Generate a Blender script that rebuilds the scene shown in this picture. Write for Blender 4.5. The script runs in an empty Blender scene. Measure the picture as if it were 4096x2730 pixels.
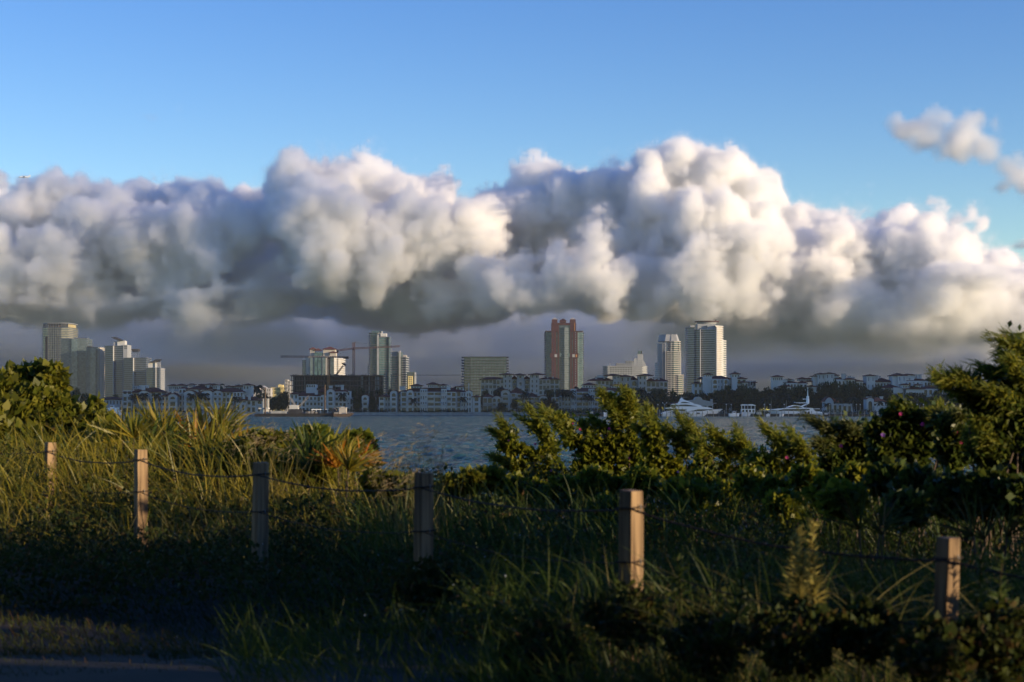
import bpy, math, random, time
import numpy as np
from mathutils import Vector, Matrix
T0 = time.time()
F = 6620.0; HC = 4.0; YH = 1640.0; SC = 3.361
sc = bpy.context.scene; col = sc.collection
def PX(px, D): return (px-2048)*D/F
def PZ(py, D): return HC-(py-YH)*D/F
def P(px, py, D): return Vector((PX(px, D), D, PZ(py, D)))

# ------------------------------------------------------------------ materials
def mat(name, c, rough=.8, var=.25, scale=.3, spec=.3, c2=None, detail=4, bump=0, metal=0):
    m = bpy.data.materials.new(name); m.use_nodes = True; nt = m.node_tree; b = nt.nodes['Principled BSDF']
    b.inputs['Roughness'].default_value = rough; b.inputs['Specular IOR Level'].default_value = spec; b.inputs['Metallic'].default_value = metal
    geo = nt.nodes.new('ShaderNodeNewGeometry'); n = nt.nodes.new('ShaderNodeTexNoise')
    n.inputs['Scale'].default_value = scale; n.inputs['Detail'].default_value = detail
    nt.links.new(geo.outputs['Position'], n.inputs['Vector'])
    r = nt.nodes.new('ShaderNodeValToRGB'); nt.links.new(n.outputs['Fac'], r.inputs['Fac'])
    c2 = c2 or tuple(x*(1-var) for x in c)
    r.color_ramp.elements[0].position = .35; r.color_ramp.elements[1].position = .65
    r.color_ramp.elements[0].color = (*c2, 1); r.color_ramp.elements[1].color = (*c, 1)
    nt.links.new(r.outputs[0], b.inputs['Base Color'])
    if bump:
        bp = nt.nodes.new('ShaderNodeBump'); bp.inputs['Strength'].default_value = bump
        nt.links.new(n.outputs['Fac'], bp.inputs['Height']); nt.links.new(bp.outputs[0], b.inputs['Normal'])
    return m
def glassmat(name, cols, cell=(3.2, 3.2, 3.3), rough=.12, spec=.6):
    """curtain wall: each pane takes its own tone (blinds, curtains, bare glass)"""
    m = bpy.data.materials.new(name); m.use_nodes = True; nt = m.node_tree; b = nt.nodes['Principled BSDF']
    b.inputs['Roughness'].default_value = rough; b.inputs['Specular IOR Level'].default_value = spec
    g = nt.nodes.new('ShaderNodeNewGeometry')
    d = nt.nodes.new('ShaderNodeVectorMath'); d.operation = 'DIVIDE'; d.inputs[1].default_value = cell
    f = nt.nodes.new('ShaderNodeVectorMath'); f.operation = 'FLOOR'; w = nt.nodes.new('ShaderNodeTexWhiteNoise')
    nt.links.new(g.outputs['Position'], d.inputs[0]); nt.links.new(d.outputs[0], f.inputs[0]); nt.links.new(f.outputs[0], w.inputs[0])
    n2 = nt.nodes.new('ShaderNodeTexNoise'); n2.inputs['Scale'].default_value = .045; nt.links.new(g.outputs['Position'], n2.inputs['Vector'])
    mx = nt.nodes.new('ShaderNodeMath'); mx.operation = 'MULTIPLY_ADD'; mx.inputs[1].default_value = .55
    nt.links.new(w.outputs[0], mx.inputs[0]); 
    m2 = nt.nodes.new('ShaderNodeMath'); m2.operation = 'MULTIPLY'; m2.inputs[1].default_value = .5
    nt.links.new(n2.outputs['Fac'], m2.inputs[0]); nt.links.new(m2.outputs[0], mx.inputs[2])
    r = nt.nodes.new('ShaderNodeValToRGB'); nt.links.new(mx.outputs[0], r.inputs['Fac'])
    els = r.color_ramp.elements
    while len(els) < len(cols): els.new(.5)
    for i, c in enumerate(cols): els[i].position = .12+.75*i/(len(cols)-1); els[i].color = (*c, 1)
    nt.links.new(r.outputs[0], b.inputs['Base Color'])
    return m
def leafmat(name, cols, trans=.35, rough=.55, spec=.25, island=True):
    m = bpy.data.materials.new(name); m.use_nodes = True; nt = m.node_tree; b = nt.nodes['Principled BSDF']
    b.inputs['Roughness'].default_value = rough; b.inputs['Specular IOR Level'].default_value = spec
    g = nt.nodes.new('ShaderNodeNewGeometry'); r = nt.nodes.new('ShaderNodeValToRGB')
    nt.links.new(g.outputs['Random Per Island'], r.inputs['Fac'])
    els = r.color_ramp.elements
    while len(els) < len(cols): els.new(.5)
    for i, c in enumerate(cols): els[i].position = i/(len(cols)-1); els[i].color = (*c, 1)
    nt.links.new(r.outputs[0], b.inputs['Base Color'])
    t = nt.nodes.new('ShaderNodeBsdfTranslucent'); mx = nt.nodes.new('ShaderNodeMixShader'); mx.inputs[0].default_value = trans
    hs = nt.nodes.new('ShaderNodeHueSaturation'); hs.inputs['Value'].default_value = 1.6; hs.inputs['Hue'].default_value = .485
    nt.links.new(r.outputs[0], hs.inputs['Color']); nt.links.new(hs.outputs[0], t.inputs['Color'])
    nt.links.new(b.outputs[0], mx.inputs[1]); nt.links.new(t.outputs[0], mx.inputs[2])
    nt.links.new(mx.outputs[0], nt.nodes['Material Output'].inputs[0])
    return m
M = {}
M['white'] = mat('white_stucco', (.48, .48, .465), var=.14, scale=.12)
M['cream'] = mat('cream_stucco', (.40, .37, .33), var=.15, scale=.12)
M['grey'] = mat('grey_stucco', (.36, .35, .34), var=.15, scale=.12)
M['yellow'] = mat('yellow_stucco', (.62, .50, .22), var=.15, scale=.2)
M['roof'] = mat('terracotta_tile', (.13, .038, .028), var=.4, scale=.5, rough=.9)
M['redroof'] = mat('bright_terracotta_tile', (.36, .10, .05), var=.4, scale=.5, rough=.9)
M['dark'] = mat('dark_metal', (.03, .03, .035), var=.3, rough=.6)
M['brown'] = mat('raw_concrete_brown', (.18, .135, .105), var=.45, scale=.25)
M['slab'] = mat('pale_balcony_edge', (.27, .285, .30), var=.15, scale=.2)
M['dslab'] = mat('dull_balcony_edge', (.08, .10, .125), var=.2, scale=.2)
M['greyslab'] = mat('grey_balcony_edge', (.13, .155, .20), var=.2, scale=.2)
M['win'] = glassmat('dark_window_glass', [(.012, .014, .018), (.03, .034, .04), (.05, .055, .06)], rough=.2, spec=.5)
M['teal'] = glassmat('teal_glass', [(.010, .03, .042), (.024, .062, .08), (.055, .115, .135), (.015, .042, .055)])
M['bluegl'] = glassmat('blue_glass', [(.035, .06, .075), (.07, .105, .125), (.12, .16, .18)])
M['greygl'] = glassmat('grey_green_glass', [(.014, .034, .045), (.032, .06, .078), (.075, .115, .135)])
M['darkgl'] = glassmat('grey_dark_glass', [(.022, .034, .05), (.04, .056, .078), (.06, .08, .10)])
M['beigegl'] = glassmat('beige_curtained_glass', [(.16, .16, .12), (.24, .23, .17), (.30, .29, .22), (.10, .10, .09)])
M['coral'] = mat('coral_render', (.062, .025, .027), var=.25, scale=.1)
M['concrete'] = mat('pale_concrete', (.30, .31, .31), var=.3, scale=.4)
M['quay'] = mat('dark_quay_stone', (.06, .058, .055), var=.5, scale=.6)
M['boat'] = mat('white_gelcoat', (.78, .79, .80), var=.05, rough=.25, spec=.5)
M['orange'] = mat('orange_paint', (.36, .17, .06), var=.35, scale=.3)
M['craneRed'] = mat('faded_red_paint', (.30, .18, .16), var=.3, scale=.3)
M['steel'] = mat('steel', (.25, .24, .23), var=.4, scale=1)
M['hull'] = mat('black_hull', (.018, .018, .02), var=.5, scale=.4)
M['pile'] = mat('weathered_piling', (.33, .30, .25), var=.35, scale=1)
M['bark'] = mat('bark', (.10, .07, .05), var=.5, scale=3, bump=.4)
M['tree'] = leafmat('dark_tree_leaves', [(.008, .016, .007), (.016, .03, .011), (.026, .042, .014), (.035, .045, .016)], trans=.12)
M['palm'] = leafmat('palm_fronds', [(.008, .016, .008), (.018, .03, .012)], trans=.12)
M['lawn'] = mat('lawn', (.035, .055, .015), var=.5, scale=.2)

# ------------------------------------------------------------------ objects
class MB:
    def __init__(s): s.v = []; s.f = []
    def add(s, vs, fs):
        n = len(s.v); s.v += [tuple(v) for v in vs]; s.f += [tuple(i+n for i in f) for f in fs]; return s
    def box(s, x0, x1, y0, y1, z0, z1):
        return s.add([(x0,y0,z0),(x1,y0,z0),(x1,y1,z0),(x0,y1,z0),(x0,y0,z1),(x1,y0,z1),(x1,y1,z1),(x0,y1,z1)],
            [(0,3,2,1),(4,5,6,7),(0,1,5,4),(1,2,6,5),(2,3,7,6),(3,0,4,7)])
    def prism(s, pts, z0, z1, top=None):
        n = len(pts); top = top or pts
        return s.add([(x,y,z0) for x,y in pts]+[(x,y,z1) for x,y in top],
            [tuple(range(n))[::-1], tuple(range(n,2*n))]+[(i,(i+1)%n,n+(i+1)%n,n+i) for i in range(n)])
    def side(s, prof, y0, y1):   # x,z outline given thickness in depth
        n = len(prof)
        return s.add([(x,y0,z) for x,z in prof]+[(x,y1,z) for x,z in prof],
            [tuple(range(n)), tuple(range(n,2*n))[::-1]]+[(i,n+i,n+(i+1)%n,(i+1)%n) for i in range(n)])
    def hip(s, x0, x1, y0, y1, z0, z1, over=.8, t=.35):
        x0-=over; x1+=over; y0-=over; y1+=over; w=x1-x0; d=y1-y0; i=min(w,d)/2*.98
        s.box(x0,x1,y0,y1,z0-t,z0)
        z0+=.002
        return s.add([(x0,y0,z0),(x1,y0,z0),(x1,y1,z0),(x0,y1,z0),(x0+i,y0+i,z1),(x1-i,y0+i,z1),(x1-i,y1-i,z1),(x0+i,y1-i,z1)],
            [(0,1,5,4),(1,2,6,5),(2,3,7,6),(3,0,4,7),(4,5,6,7)])
    def tube(s, a, b, r0, r1=None, n=6):
        a=Vector(a); b=Vector(b); r1=r0 if r1 is None else r1
        d=(b-a).normalized(); u=d.orthogonal().normalized(); w=d.cross(u)
        vs=[]
        for p,r in ((a,r0),(b,r1)):
            for k in range(n):
                t=2*math.pi*k/n; vs.append(p+u*(r*math.cos(t))+w*(r*math.sin(t)))
        return s.add(vs,[tuple(range(n))[::-1],tuple(range(n,2*n))]+[(k,(k+1)%n,n+(k+1)%n,n+k) for k in range(n)])
    def path(s, pts, r, n=6):
        for a,b,k in zip(pts[:-1],pts[1:],range(99999)):
            ra = r[k] if isinstance(r,(list,tuple)) else r; rb = r[k+1] if isinstance(r,(list,tuple)) else r
            s.tube(a,b,ra,rb,n)
        return s
    def build(s, name, m, parent=None, smooth=False):
        me=bpy.data.meshes.new(name); me.from_pydata(s.v,[],s.f); me.materials.append(M[m] if isinstance(m,str) else m)
        if smooth: me.polygons.foreach_set('use_smooth',[True]*len(me.polygons))
        return link(name,me,parent)
def link(name, me, parent=None):
    o=bpy.data.objects.new(name,me); col.objects.link(o)
    if parent is not None: adopt(o,parent)
    return o
def wloc(p):
    v=Vector(p.location)
    while p.parent: p=p.parent; v=v+Vector(p.location)
    return v
def adopt(o, p):
    o.parent=p
    root=p
    if p.type=='EMPTY': o.location=-Vector(p.location)
def npmesh(name, verts, faces, m, parent=None, smooth=False):
    """verts Nx3 float, faces Mx3 or Mx4 int numpy"""
    me=bpy.data.meshes.new(name); k=faces.shape[1]
    me.vertices.add(len(verts)); me.vertices.foreach_set('co',verts.astype(np.float32).ravel())
    me.loops.add(faces.size); me.loops.foreach_set('vertex_index',faces.astype(np.int32).ravel())
    me.polygons.add(len(faces)); me.polygons.foreach_set('loop_start',np.arange(0,faces.size,k,dtype=np.int32))
    me.update(calc_edges=True); me.materials.append(M[m] if isinstance(m,str) else m)
    if smooth: me.polygons.foreach_set('use_smooth',[True]*len(faces))
    return link(name,me,parent)
def tag(o, label=None, cat=None, group=None, kind=None):
    if label: o['label']=label
    if cat: o['category']=cat
    if group: o['group']=group
    if kind: o['kind']=kind
    return o
def thing(name, label, cat, loc=(0,0,0), group=None):
    o=bpy.data.objects.new(name,None); col.objects.link(o); o.location=loc; o.empty_display_size=.5
    return tag(o,label,cat,group)
def copychild(o, parent, off=(0,0,0)):
    c=o.copy(); col.objects.link(c); c.parent=parent; c.location=Vector(o.location)+Vector(off); return c
def copytree(root, loc, label=None, scale=None, rz=None, group=None):
    r=root.copy(); col.objects.link(r); r.location=loc
    if label: r['label']=label
    if group: r['group']=group
    if scale is not None: r.scale=(scale if isinstance(scale,tuple) else (scale,)*3)
    if rz is not None: r.rotation_euler[2]=rz
    for ch in list(root.children):
        c=ch.copy(); col.objects.link(c); c.parent=r
        for g in list(ch.children):
            d=g.copy(); col.objects.link(d); d.parent=c
    return r

# ------------------------------------------------------------------ camera, light
cam=bpy.data.cameras.new('camera'); cam.sensor_width=36; cam.lens=F/4096*36; cam.clip_end=2e5; cam.clip_start=.2
cam.shift_y=(YH-1365)/4096
co=bpy.data.objects.new('camera',cam); co.location=(0,0,HC); co.rotation_euler=(math.pi/2,0,0); col.objects.link(co); sc.camera=co
cam.dof.use_dof=True; cam.dof.focus_distance=900; cam.dof.aperture_fstop=3.6
EL,AZ=math.radians(9),math.radians(115)
w=bpy.data.worlds.new('World'); sc.world=w; w.use_nodes=True; wn=w.node_tree; bg=wn.nodes['Background']
sk=wn.nodes.new('ShaderNodeTexSky'); sk.sky_type='NISHITA'; sk.sun_disc=False
sk.sun_elevation=EL; sk.sun_rotation=AZ; sk.air_density=1.0; sk.dust_density=0.0; sk.ozone_density=2.5
hs=wn.nodes.new('ShaderNodeHueSaturation'); hs.inputs['Saturation'].default_value=1.3; hs.inputs['Hue'].default_value=.526
wn.links.new(sk.outputs[0],hs.inputs['Color']); wn.links.new(hs.outputs[0],bg.inputs[0]); bg.inputs[1].default_value=.15
sl=bpy.data.lights.new('sun','SUN'); sl.energy=4.8; sl.angle=math.radians(.5); sl.color=(1,.77,.49)
so=bpy.data.objects.new('sun',sl); col.objects.link(so); so.location=(300,-200,200)
sd=Vector((math.sin(AZ)*math.cos(EL),math.cos(AZ)*math.cos(EL),math.sin(EL))); so.rotation_euler=sd.to_track_quat('Z','Y').to_euler()
sc.view_settings.view_transform='Standard'; sc.view_settings.look='None'; sc.view_settings.exposure=.65; sc.view_settings.gamma=1
cy=sc.cycles; cy.volume_bounces=15; cy.max_bounces=15; cy.use_denoising=True; cy.volume_step_rate=2.0; cy.volume_max_steps=512
cy.transparent_max_bounces=8; cy.diffuse_bounces=3; cy.glossy_bounces=3; cy.transmission_bounces=3; cy.sample_clamp_indirect=6
# ------------------------------------------------------------------ clouds: one real volume of cumulus, one far deck
def field(name, label, x0,x1,y0,y1,z0,z1,VX,fn,dmul,color,aniso=.25,ay=1.):
    VY=VX*ay; nx=int((x1-x0)/VX); ny=int((y1-y0)/VY); nz=int((z1-z0)/VX)
    xs=(x0+(np.arange(nx)+.5)*VX).astype(np.float32); ys=(y0+(np.arange(ny)+.5)*VY).astype(np.float32); zs=(z0+(np.arange(nz)+.5)*VX).astype(np.float32)
    def vn(step, seed):
        rng=np.random.default_rng(seed)
        out=rng.random([int(n*v/step)+3 for n,v in ((nx,VX),(ny,VY),(nz,VX))]).astype(np.float32)*2-1
        for ax,n in enumerate((nx,ny,nz)):
            p=np.arange(n)*(VY if ax==1 else VX)/step; i=p.astype(int); f=(p-i).astype(np.float32); f=f*f*(3-2*f)
            shp=[1,1,1]; shp[ax]=n; f=f.reshape(shp)
            out=np.take(out,i,ax)*(1-f)+np.take(out,i+1,ax)*f
        return out
    dens=fn(xs,ys,zs,vn).astype(np.float32)
    me=bpy.data.meshes.new(name); me.vertices.add(dens.size)
    a=me.attributes.new('dens','FLOAT','POINT'); a.data.foreach_set('value',dens.ravel())
    ob=bpy.data.objects.new(name,me); col.objects.link(ob); tag(ob,label,None,None,'stuff')
    ng=bpy.data.node_groups.new(name,'GeometryNodeTree')
    ng.interface.new_socket('G',in_out='INPUT',socket_type='NodeSocketGeometry'); ng.interface.new_socket('G',in_out='OUTPUT',socket_type='NodeSocketGeometry')
    nd=ng.nodes; L=ng.links.new
    gi=nd.new('NodeGroupInput'); go=nd.new('NodeGroupOutput')
    vc=nd.new('GeometryNodeVolumeCube'); vc.inputs['Min'].default_value=(x0,y0,z0)
    vc.inputs['Max'].default_value=(x0+nx*VX,y0+ny*VY,z0+nz*VX)
    for n,v in zip(('Resolution X','Resolution Y','Resolution Z'),(nx,ny,nz)): vc.inputs[n].default_value=v
    pos=nd.new('GeometryNodeInputPosition')
    sub=nd.new('ShaderNodeVectorMath'); sub.operation='SUBTRACT'; sub.inputs[1].default_value=(x0,y0,z0); L(pos.outputs[0],sub.inputs[0])
    dv=nd.new('ShaderNodeVectorMath'); dv.operation='DIVIDE'; dv.inputs[1].default_value=(VX,VY,VX); L(sub.outputs[0],dv.inputs[0])
    sp=nd.new('ShaderNodeSeparateXYZ'); L(dv.outputs[0],sp.inputs[0])
    def fl(s,mx):
        m=nd.new('ShaderNodeMath'); m.operation='FLOOR'; L(s,m.inputs[0])
        c=nd.new('ShaderNodeClamp'); c.inputs['Max'].default_value=mx; L(m.outputs[0],c.inputs[0]); return c.outputs[0]
    def im(op,a,b):
        m=nd.new('FunctionNodeIntegerMath'); m.operation=op; L(a,m.inputs[0])
        if isinstance(b,int): m.inputs[1].default_value=b
        else: L(b,m.inputs[1])
        return m.outputs[0]
    X=fl(sp.outputs[0],nx-1); Y=fl(sp.outputs[1],ny-1); Z=fl(sp.outputs[2],nz-1)
    idx=im('ADD',im('MULTIPLY',im('ADD',im('MULTIPLY',X,ny),Y),nz),Z)
    na=nd.new('GeometryNodeInputNamedAttribute'); na.data_type='FLOAT'; na.inputs['Name'].default_value='dens'
    si=nd.new('GeometryNodeSampleIndex'); si.data_type='FLOAT'; si.domain='POINT'
    L(gi.outputs[0],si.inputs['Geometry']); L(na.outputs[0],si.inputs['Value']); L(idx,si.inputs['Index']); L(si.outputs[0],vc.inputs['Density'])
    sm=nd.new('GeometryNodeSetMaterial'); L(vc.outputs[0],sm.inputs[0]); L(sm.outputs[0],go.inputs[0])
    m=bpy.data.materials.new(name); m.use_nodes=True; nt=m.node_tree; nt.nodes.clear()
    o=nt.nodes.new('ShaderNodeOutputMaterial'); pv=nt.nodes.new('ShaderNodeVolumePrincipled')
    pv.inputs['Color'].default_value=(*color,1); pv.inputs['Density'].default_value=dmul; pv.inputs['Anisotropy'].default_value=aniso
    nt.links.new(pv.outputs[0],o.inputs['Volume']); sm.inputs['Material'].default_value=m; me.materials.append(m)
    md=ob.modifiers.new('density','NODES'); md.node_group=ng
    return ob
# heaps of the cumulus bank: column, height (in 2353-wide picture units), radius, metres nearer/farther than 12.6 km
LUMPS=[(30,480,70,0),(100,465,62,200),(-60,500,90,0),(190,500,60,300),(120,560,90,-300),(230,560,90,100),(20,620,100,-200),(180,660,100,0),(330,470,55,600),(400,450,50,700),(460,480,55,600),(520,520,60,500),(480,560,100,-100),(350,600,100,0),(560,600,90,300),(420,680,90,0),(600,690,90,100),(300,700,60,200),
(690,430,48,100),(682,395,24,-100),(745,400,38,0),(800,430,60,0),(850,342,15,0),(858,368,18,50),(870,430,55,100),(940,430,42,0),(1000,490,45,300),(1015,450,22,500),(700,520,90,-100),(800,520,110,-400),(900,540,110,-300),(1010,550,90,-200),(1090,560,70,-100),(760,600,85,-500),(860,600,65,-400),(700,620,60,-300),(1110,520,40,500),(1160,540,55,600),
(1240,440,55,500),(1230,520,80,500),(1320,440,62,300),(1420,435,72,300),(1500,430,70,100),(1580,415,62,0),(1640,415,58,0),(1710,430,52,0),(1745,440,42,-100),(1400,540,110,200),(1520,540,120,0),(1640,540,110,-300),(1700,600,90,-500),(1610,640,100,-600),(1700,690,60,-600),(1500,660,100,-300),(1400,650,80,-500),(1300,640,70,-500),(1180,650,60,-500),(1100,650,60,-300),(1020,680,60,-200),(1380,560,38,-700),(1390,515,24,-700),(1120,690,50,-300),(1240,690,50,-400),
(1825,500,30,600),(1900,500,48,500),(1960,490,43,500),(2050,510,42,400),(2120,520,48,300),(2200,550,48,100),(2240,570,38,0),(1850,560,80,200),(1960,580,100,0),(2080,600,100,-100),(2180,620,70,-200),(1850,650,90,0),(1980,690,100,-200),(2100,700,100,-300),(2200,710,60,-300),(2290,700,55,-100),(2350,720,40,-100),(2420,730,60,0),(1800,720,80,200),(1900,740,60,0),
(600,560,90,900),(540,640,100,800),(1150,600,100,900),(1000,640,100,600),(230,620,120,700),(60,560,120,600),(1230,600,110,800),(1780,620,120,500),(1950,650,120,600),(950,600,100,600),(2250,650,80,500),(640,520,60,900),(1100,510,50,900)]
OUT=[(-40,410),(0,425),(90,405),(150,430),(230,455),(290,430),(400,405),(470,430),(530,460),(600,480),(640,440),(665,380),(745,362),(870,375),(940,395),(1000,430),(1110,478),(1150,475),(1200,420),(1350,385),(1450,372),(1640,365),(1770,400),(1800,470),(1870,462),(1920,452),(2100,485),(2180,520),(2230,600),(2280,700),(2400,730)]
for q_ in range(-40,2400,55):
    t_=float(np.interp(q_,[a for a,b in OUT],[b for a,b in OUT])); LUMPS+=[(q_,t_+85,62,1300),(q_+25,t_+185,90,1100)]
def cumulus(xs,ys,zs,vn):
    sdf=np.full((len(xs),len(ys),len(zs)),400.,np.float32)
    rnd=random.Random(3); balls=[]
    for (px,py,r,dd) in LUMPS:
        D=12600+dd; s=1.741*D/F; c=(PX(px*1.741,D),D,PZ(py*1.741,D)); R=r*s
        balls.append((*c,R*.84))
        for i in range(14):
            u=rnd.gauss(0,1),rnd.gauss(-.4,1),rnd.gauss(.25,.8); n=math.sqrt(sum(a*a for a in u)); u=[a/n for a in u]
            rr=R*rnd.uniform(.2,.42); p=[c[q]+u[q]*R*.8 for q in range(3)]; balls.append((*p,rr))
            for j in range(4):
                v=[rnd.gauss(u[q],.7) for q in range(3)]; n=math.sqrt(sum(a*a for a in v)); v=[a/n for a in v]
                balls.append((*[p[q]+v[q]*rr*.9 for q in range(3)],rr*rnd.uniform(.3,.5)))
    for cx,cy_,cz,r in balls:
        k=60. if r<150 else 130.; R=r+320
        i0,i1=np.searchsorted(xs,[cx-R,cx+R]); j0,j1=np.searchsorted(ys,[cy_-R,cy_+R]); k0,k1=np.searchsorted(zs,[cz-R,cz+R])
        if i1<=i0 or j1<=j0 or k1<=k0: continue
        d=np.sqrt((xs[i0:i1,None,None]-cx)**2+(ys[None,j0:j1,None]-cy_)**2+(zs[None,None,k0:k1]-cz)**2)-r
        s=sdf[i0:i1,j0:j1,k0:k1]; h=np.clip(.5+.5*(s-d)/k,0,1); s[...]=s*(1-h)+d*h-k*h*(1-h)
    fill=np.abs(zs[None,None,:]-(900+vn(1500,7)[:,:,:1]*120))-(150+vn(1300,8)[:,:,:1]*180)+np.clip((12750-ys)/3,0,400)[None,:,None]+np.clip((ys-14300)/3,0,400)[None,:,None]
    sdf=np.minimum(sdf,fill)
    s=sdf+vn(620,1)*120+vn(300,2)*60-np.abs(vn(230,3))*80+vn(160,10)*45-np.abs(vn(120,4))*55+50-np.abs(vn(68,9))*52-np.abs(vn(40,17))*36+16
    base=545+vn(1600,5)[:,:,:1]*110+vn(420,6)[:,:,:1]*70
    s=np.maximum(s,(base-zs[None,None,:])*.45)
    rag=np.clip((vn(1300,51)+vn(520,52)*.7+vn(210,53)*.5)-.05,0,1)*np.clip((820-zs)/240,0,1)[None,None,:]*np.clip((zs-380)/200,0,1)[None,None,:]*np.clip((ys-12500)/900,0,1)[None,:,None]
    return np.maximum(.08*np.clip(-(s-50)/120.,0,1)+.92*np.clip(-s/55.,0,1)*np.clip((zs-420-150*vn(700,19)[:,:,:1])/620,.07,1),rag*.16)
field('cumulus_clouds','bank of towering cumulus clouds above the skyline',-4700,4700,11000,15200,350,2250,17.,cumulus,.030,(.9995,.9995,.9995),.3,2.6)
def deck(xs,ys,zs,vn):
    n=vn(3500,11)+vn(1500,12)*.6+vn(700,13)*.4
    hgt=.55+.5*n+.22*vn(900,16)
    z=zs[None,None,:]
    top=900+700*np.clip(hgt,0,1.3); base=(600+80*vn(2500,14))-np.clip((ys-16000)/26000,0,1)[None,:,None]*420
    e=np.minimum(top-z,z-base)/150.
    edge=np.clip((ys[None,:,None]-15100)/900,0,1)
    return np.clip(e,0,1)*np.clip(hgt*1.6-.1+.5*vn(420,15),0,1)*edge
field('stratus_clouds','low grey stratus deck reaching to the horizon behind the cumulus',-16000,16000,15000,42000,100,1800,130.,deck,.004,(.999,.995,.955),.1)
def small(xs,ys,zs,vn):
    sdf=np.full((len(xs),len(ys),len(zs)),400.,np.float32)
    for (px,py,r,dd) in [(2110,290,26,0),(2130,325,30,0),(2160,345,28,0),(2200,340,30,0),(2250,325,26,0),(2285,295,18,0),(2225,275,14,0),(2150,275,20,0),(2320,410,24,0),(2350,425,30,0),(2400,430,40,0),(2345,480,16,0),(2360,570,16,0),(1840,1000,1,0)]:
        D=9000+dd; s_=1.741*D/F; c=(PX(px*1.741,D),D,PZ(py*1.741,D)); R=r*s_*1.22
        d=np.sqrt((xs[:,None,None]-c[0])**2+((ys[None,:,None]-c[1])*1.)**2+(zs[None,None,:]-c[2])**2)-R
        sdf=np.minimum(sdf,d)
    s=sdf+vn(220,21)*80+vn(100,22)*65+vn(50,23)*50
    return np.clip(-s/110.,0,1)
field('small_cloud','small torn cumulus cloudlets high at the right of the sky',250,3300,8650,9350,900,2150,22.,small,.034,(.999,.999,.999))
def wisp(xs,ys,zs,vn):
    x=xs[:,None,None]; y=ys[None,:,None]; z=zs[None,None,:]
    D=9000.; sdf=np.full((len(xs),len(ys),len(zs)),400.,np.float32)
    for (px,py,rx,rz) in [(335,272,30,14),(430,240,45,14),(460,262,60,16),(530,262,40,10),(600,268,40,10)]:
        s_=1.741*D/F
        d=(np.sqrt(((x-PX(px*1.741,D))/(rx*s_))**2+((y-D)/100)**2+((z-PZ(py*1.741,D))/(rz*s_))**2)-1)*60
        sdf=np.minimum(sdf,d)
    return np.clip(-(sdf+vn(150,31)*30+vn(70,32)*25)/60,0,1)
field('wispy_cloud','faint dark wisp of cloud high in the blue sky',-4300,-3200+1400,8850,9150,1600,2250,22.,wisp,.0022,(.75,.78,.85))

def shadow_cloud(xs,ys,zs,vn):
    # added unseen cloud, shaped to shade the island but not barge or far towers
    x=xs[:,None,None]; y=ys[None,:,None]; z=zs[None,None,:]; k=z/math.tan(EL); X=x-k*math.sin(AZ); Y=y-k*math.cos(AZ)
    lo=np.where(X>-50,965,1090.)
    e=np.minimum(np.minimum(Y-lo,1650-Y)/60,np.minimum(X+760,760-X)/80)+vn(160,41)*.6
    return np.clip(e,0,1)*(.45+.55*(vn(110,42)>-.35))*np.clip((30-np.abs(z-500))/8,0,1)
def shadow_bank(xs,ys,zs,vn):
    # added unseen bank, placed to dim the left and lower parts of the cumulus
    x=xs[:,None,None]; y=ys[None,:,None]; z=zs[None,None,:]; t=(12600-y)/-math.cos(AZ); X=x-t*math.sin(AZ); Z=z-t*math.tan(EL)
    a=np.clip((-700+500*vn(1500,61)-X)/1200,0,1); b=np.clip((900+260*vn(900,62)-Z)/300,0,1)*1.3
    return np.clip(a*np.clip((X+4800)/60,0,1)+.25*b,0,1.3)*np.clip(.8+.5*vn(500,63),.2,1.2)
field('added_shade_bank','added cloud bank unseen to the east, put there to shade part of the cumulus',5600,16600,7300,7700,1900,4100,100.,shadow_bank,.0007,(.985,.985,.985))
field('added_shade_cloud','added flat low cloud unseen behind the viewpoint, put there to shade the island',1850,3900,-760,800,460,540,18.,shadow_cloud,.012,(.985,.985,.985))
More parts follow.
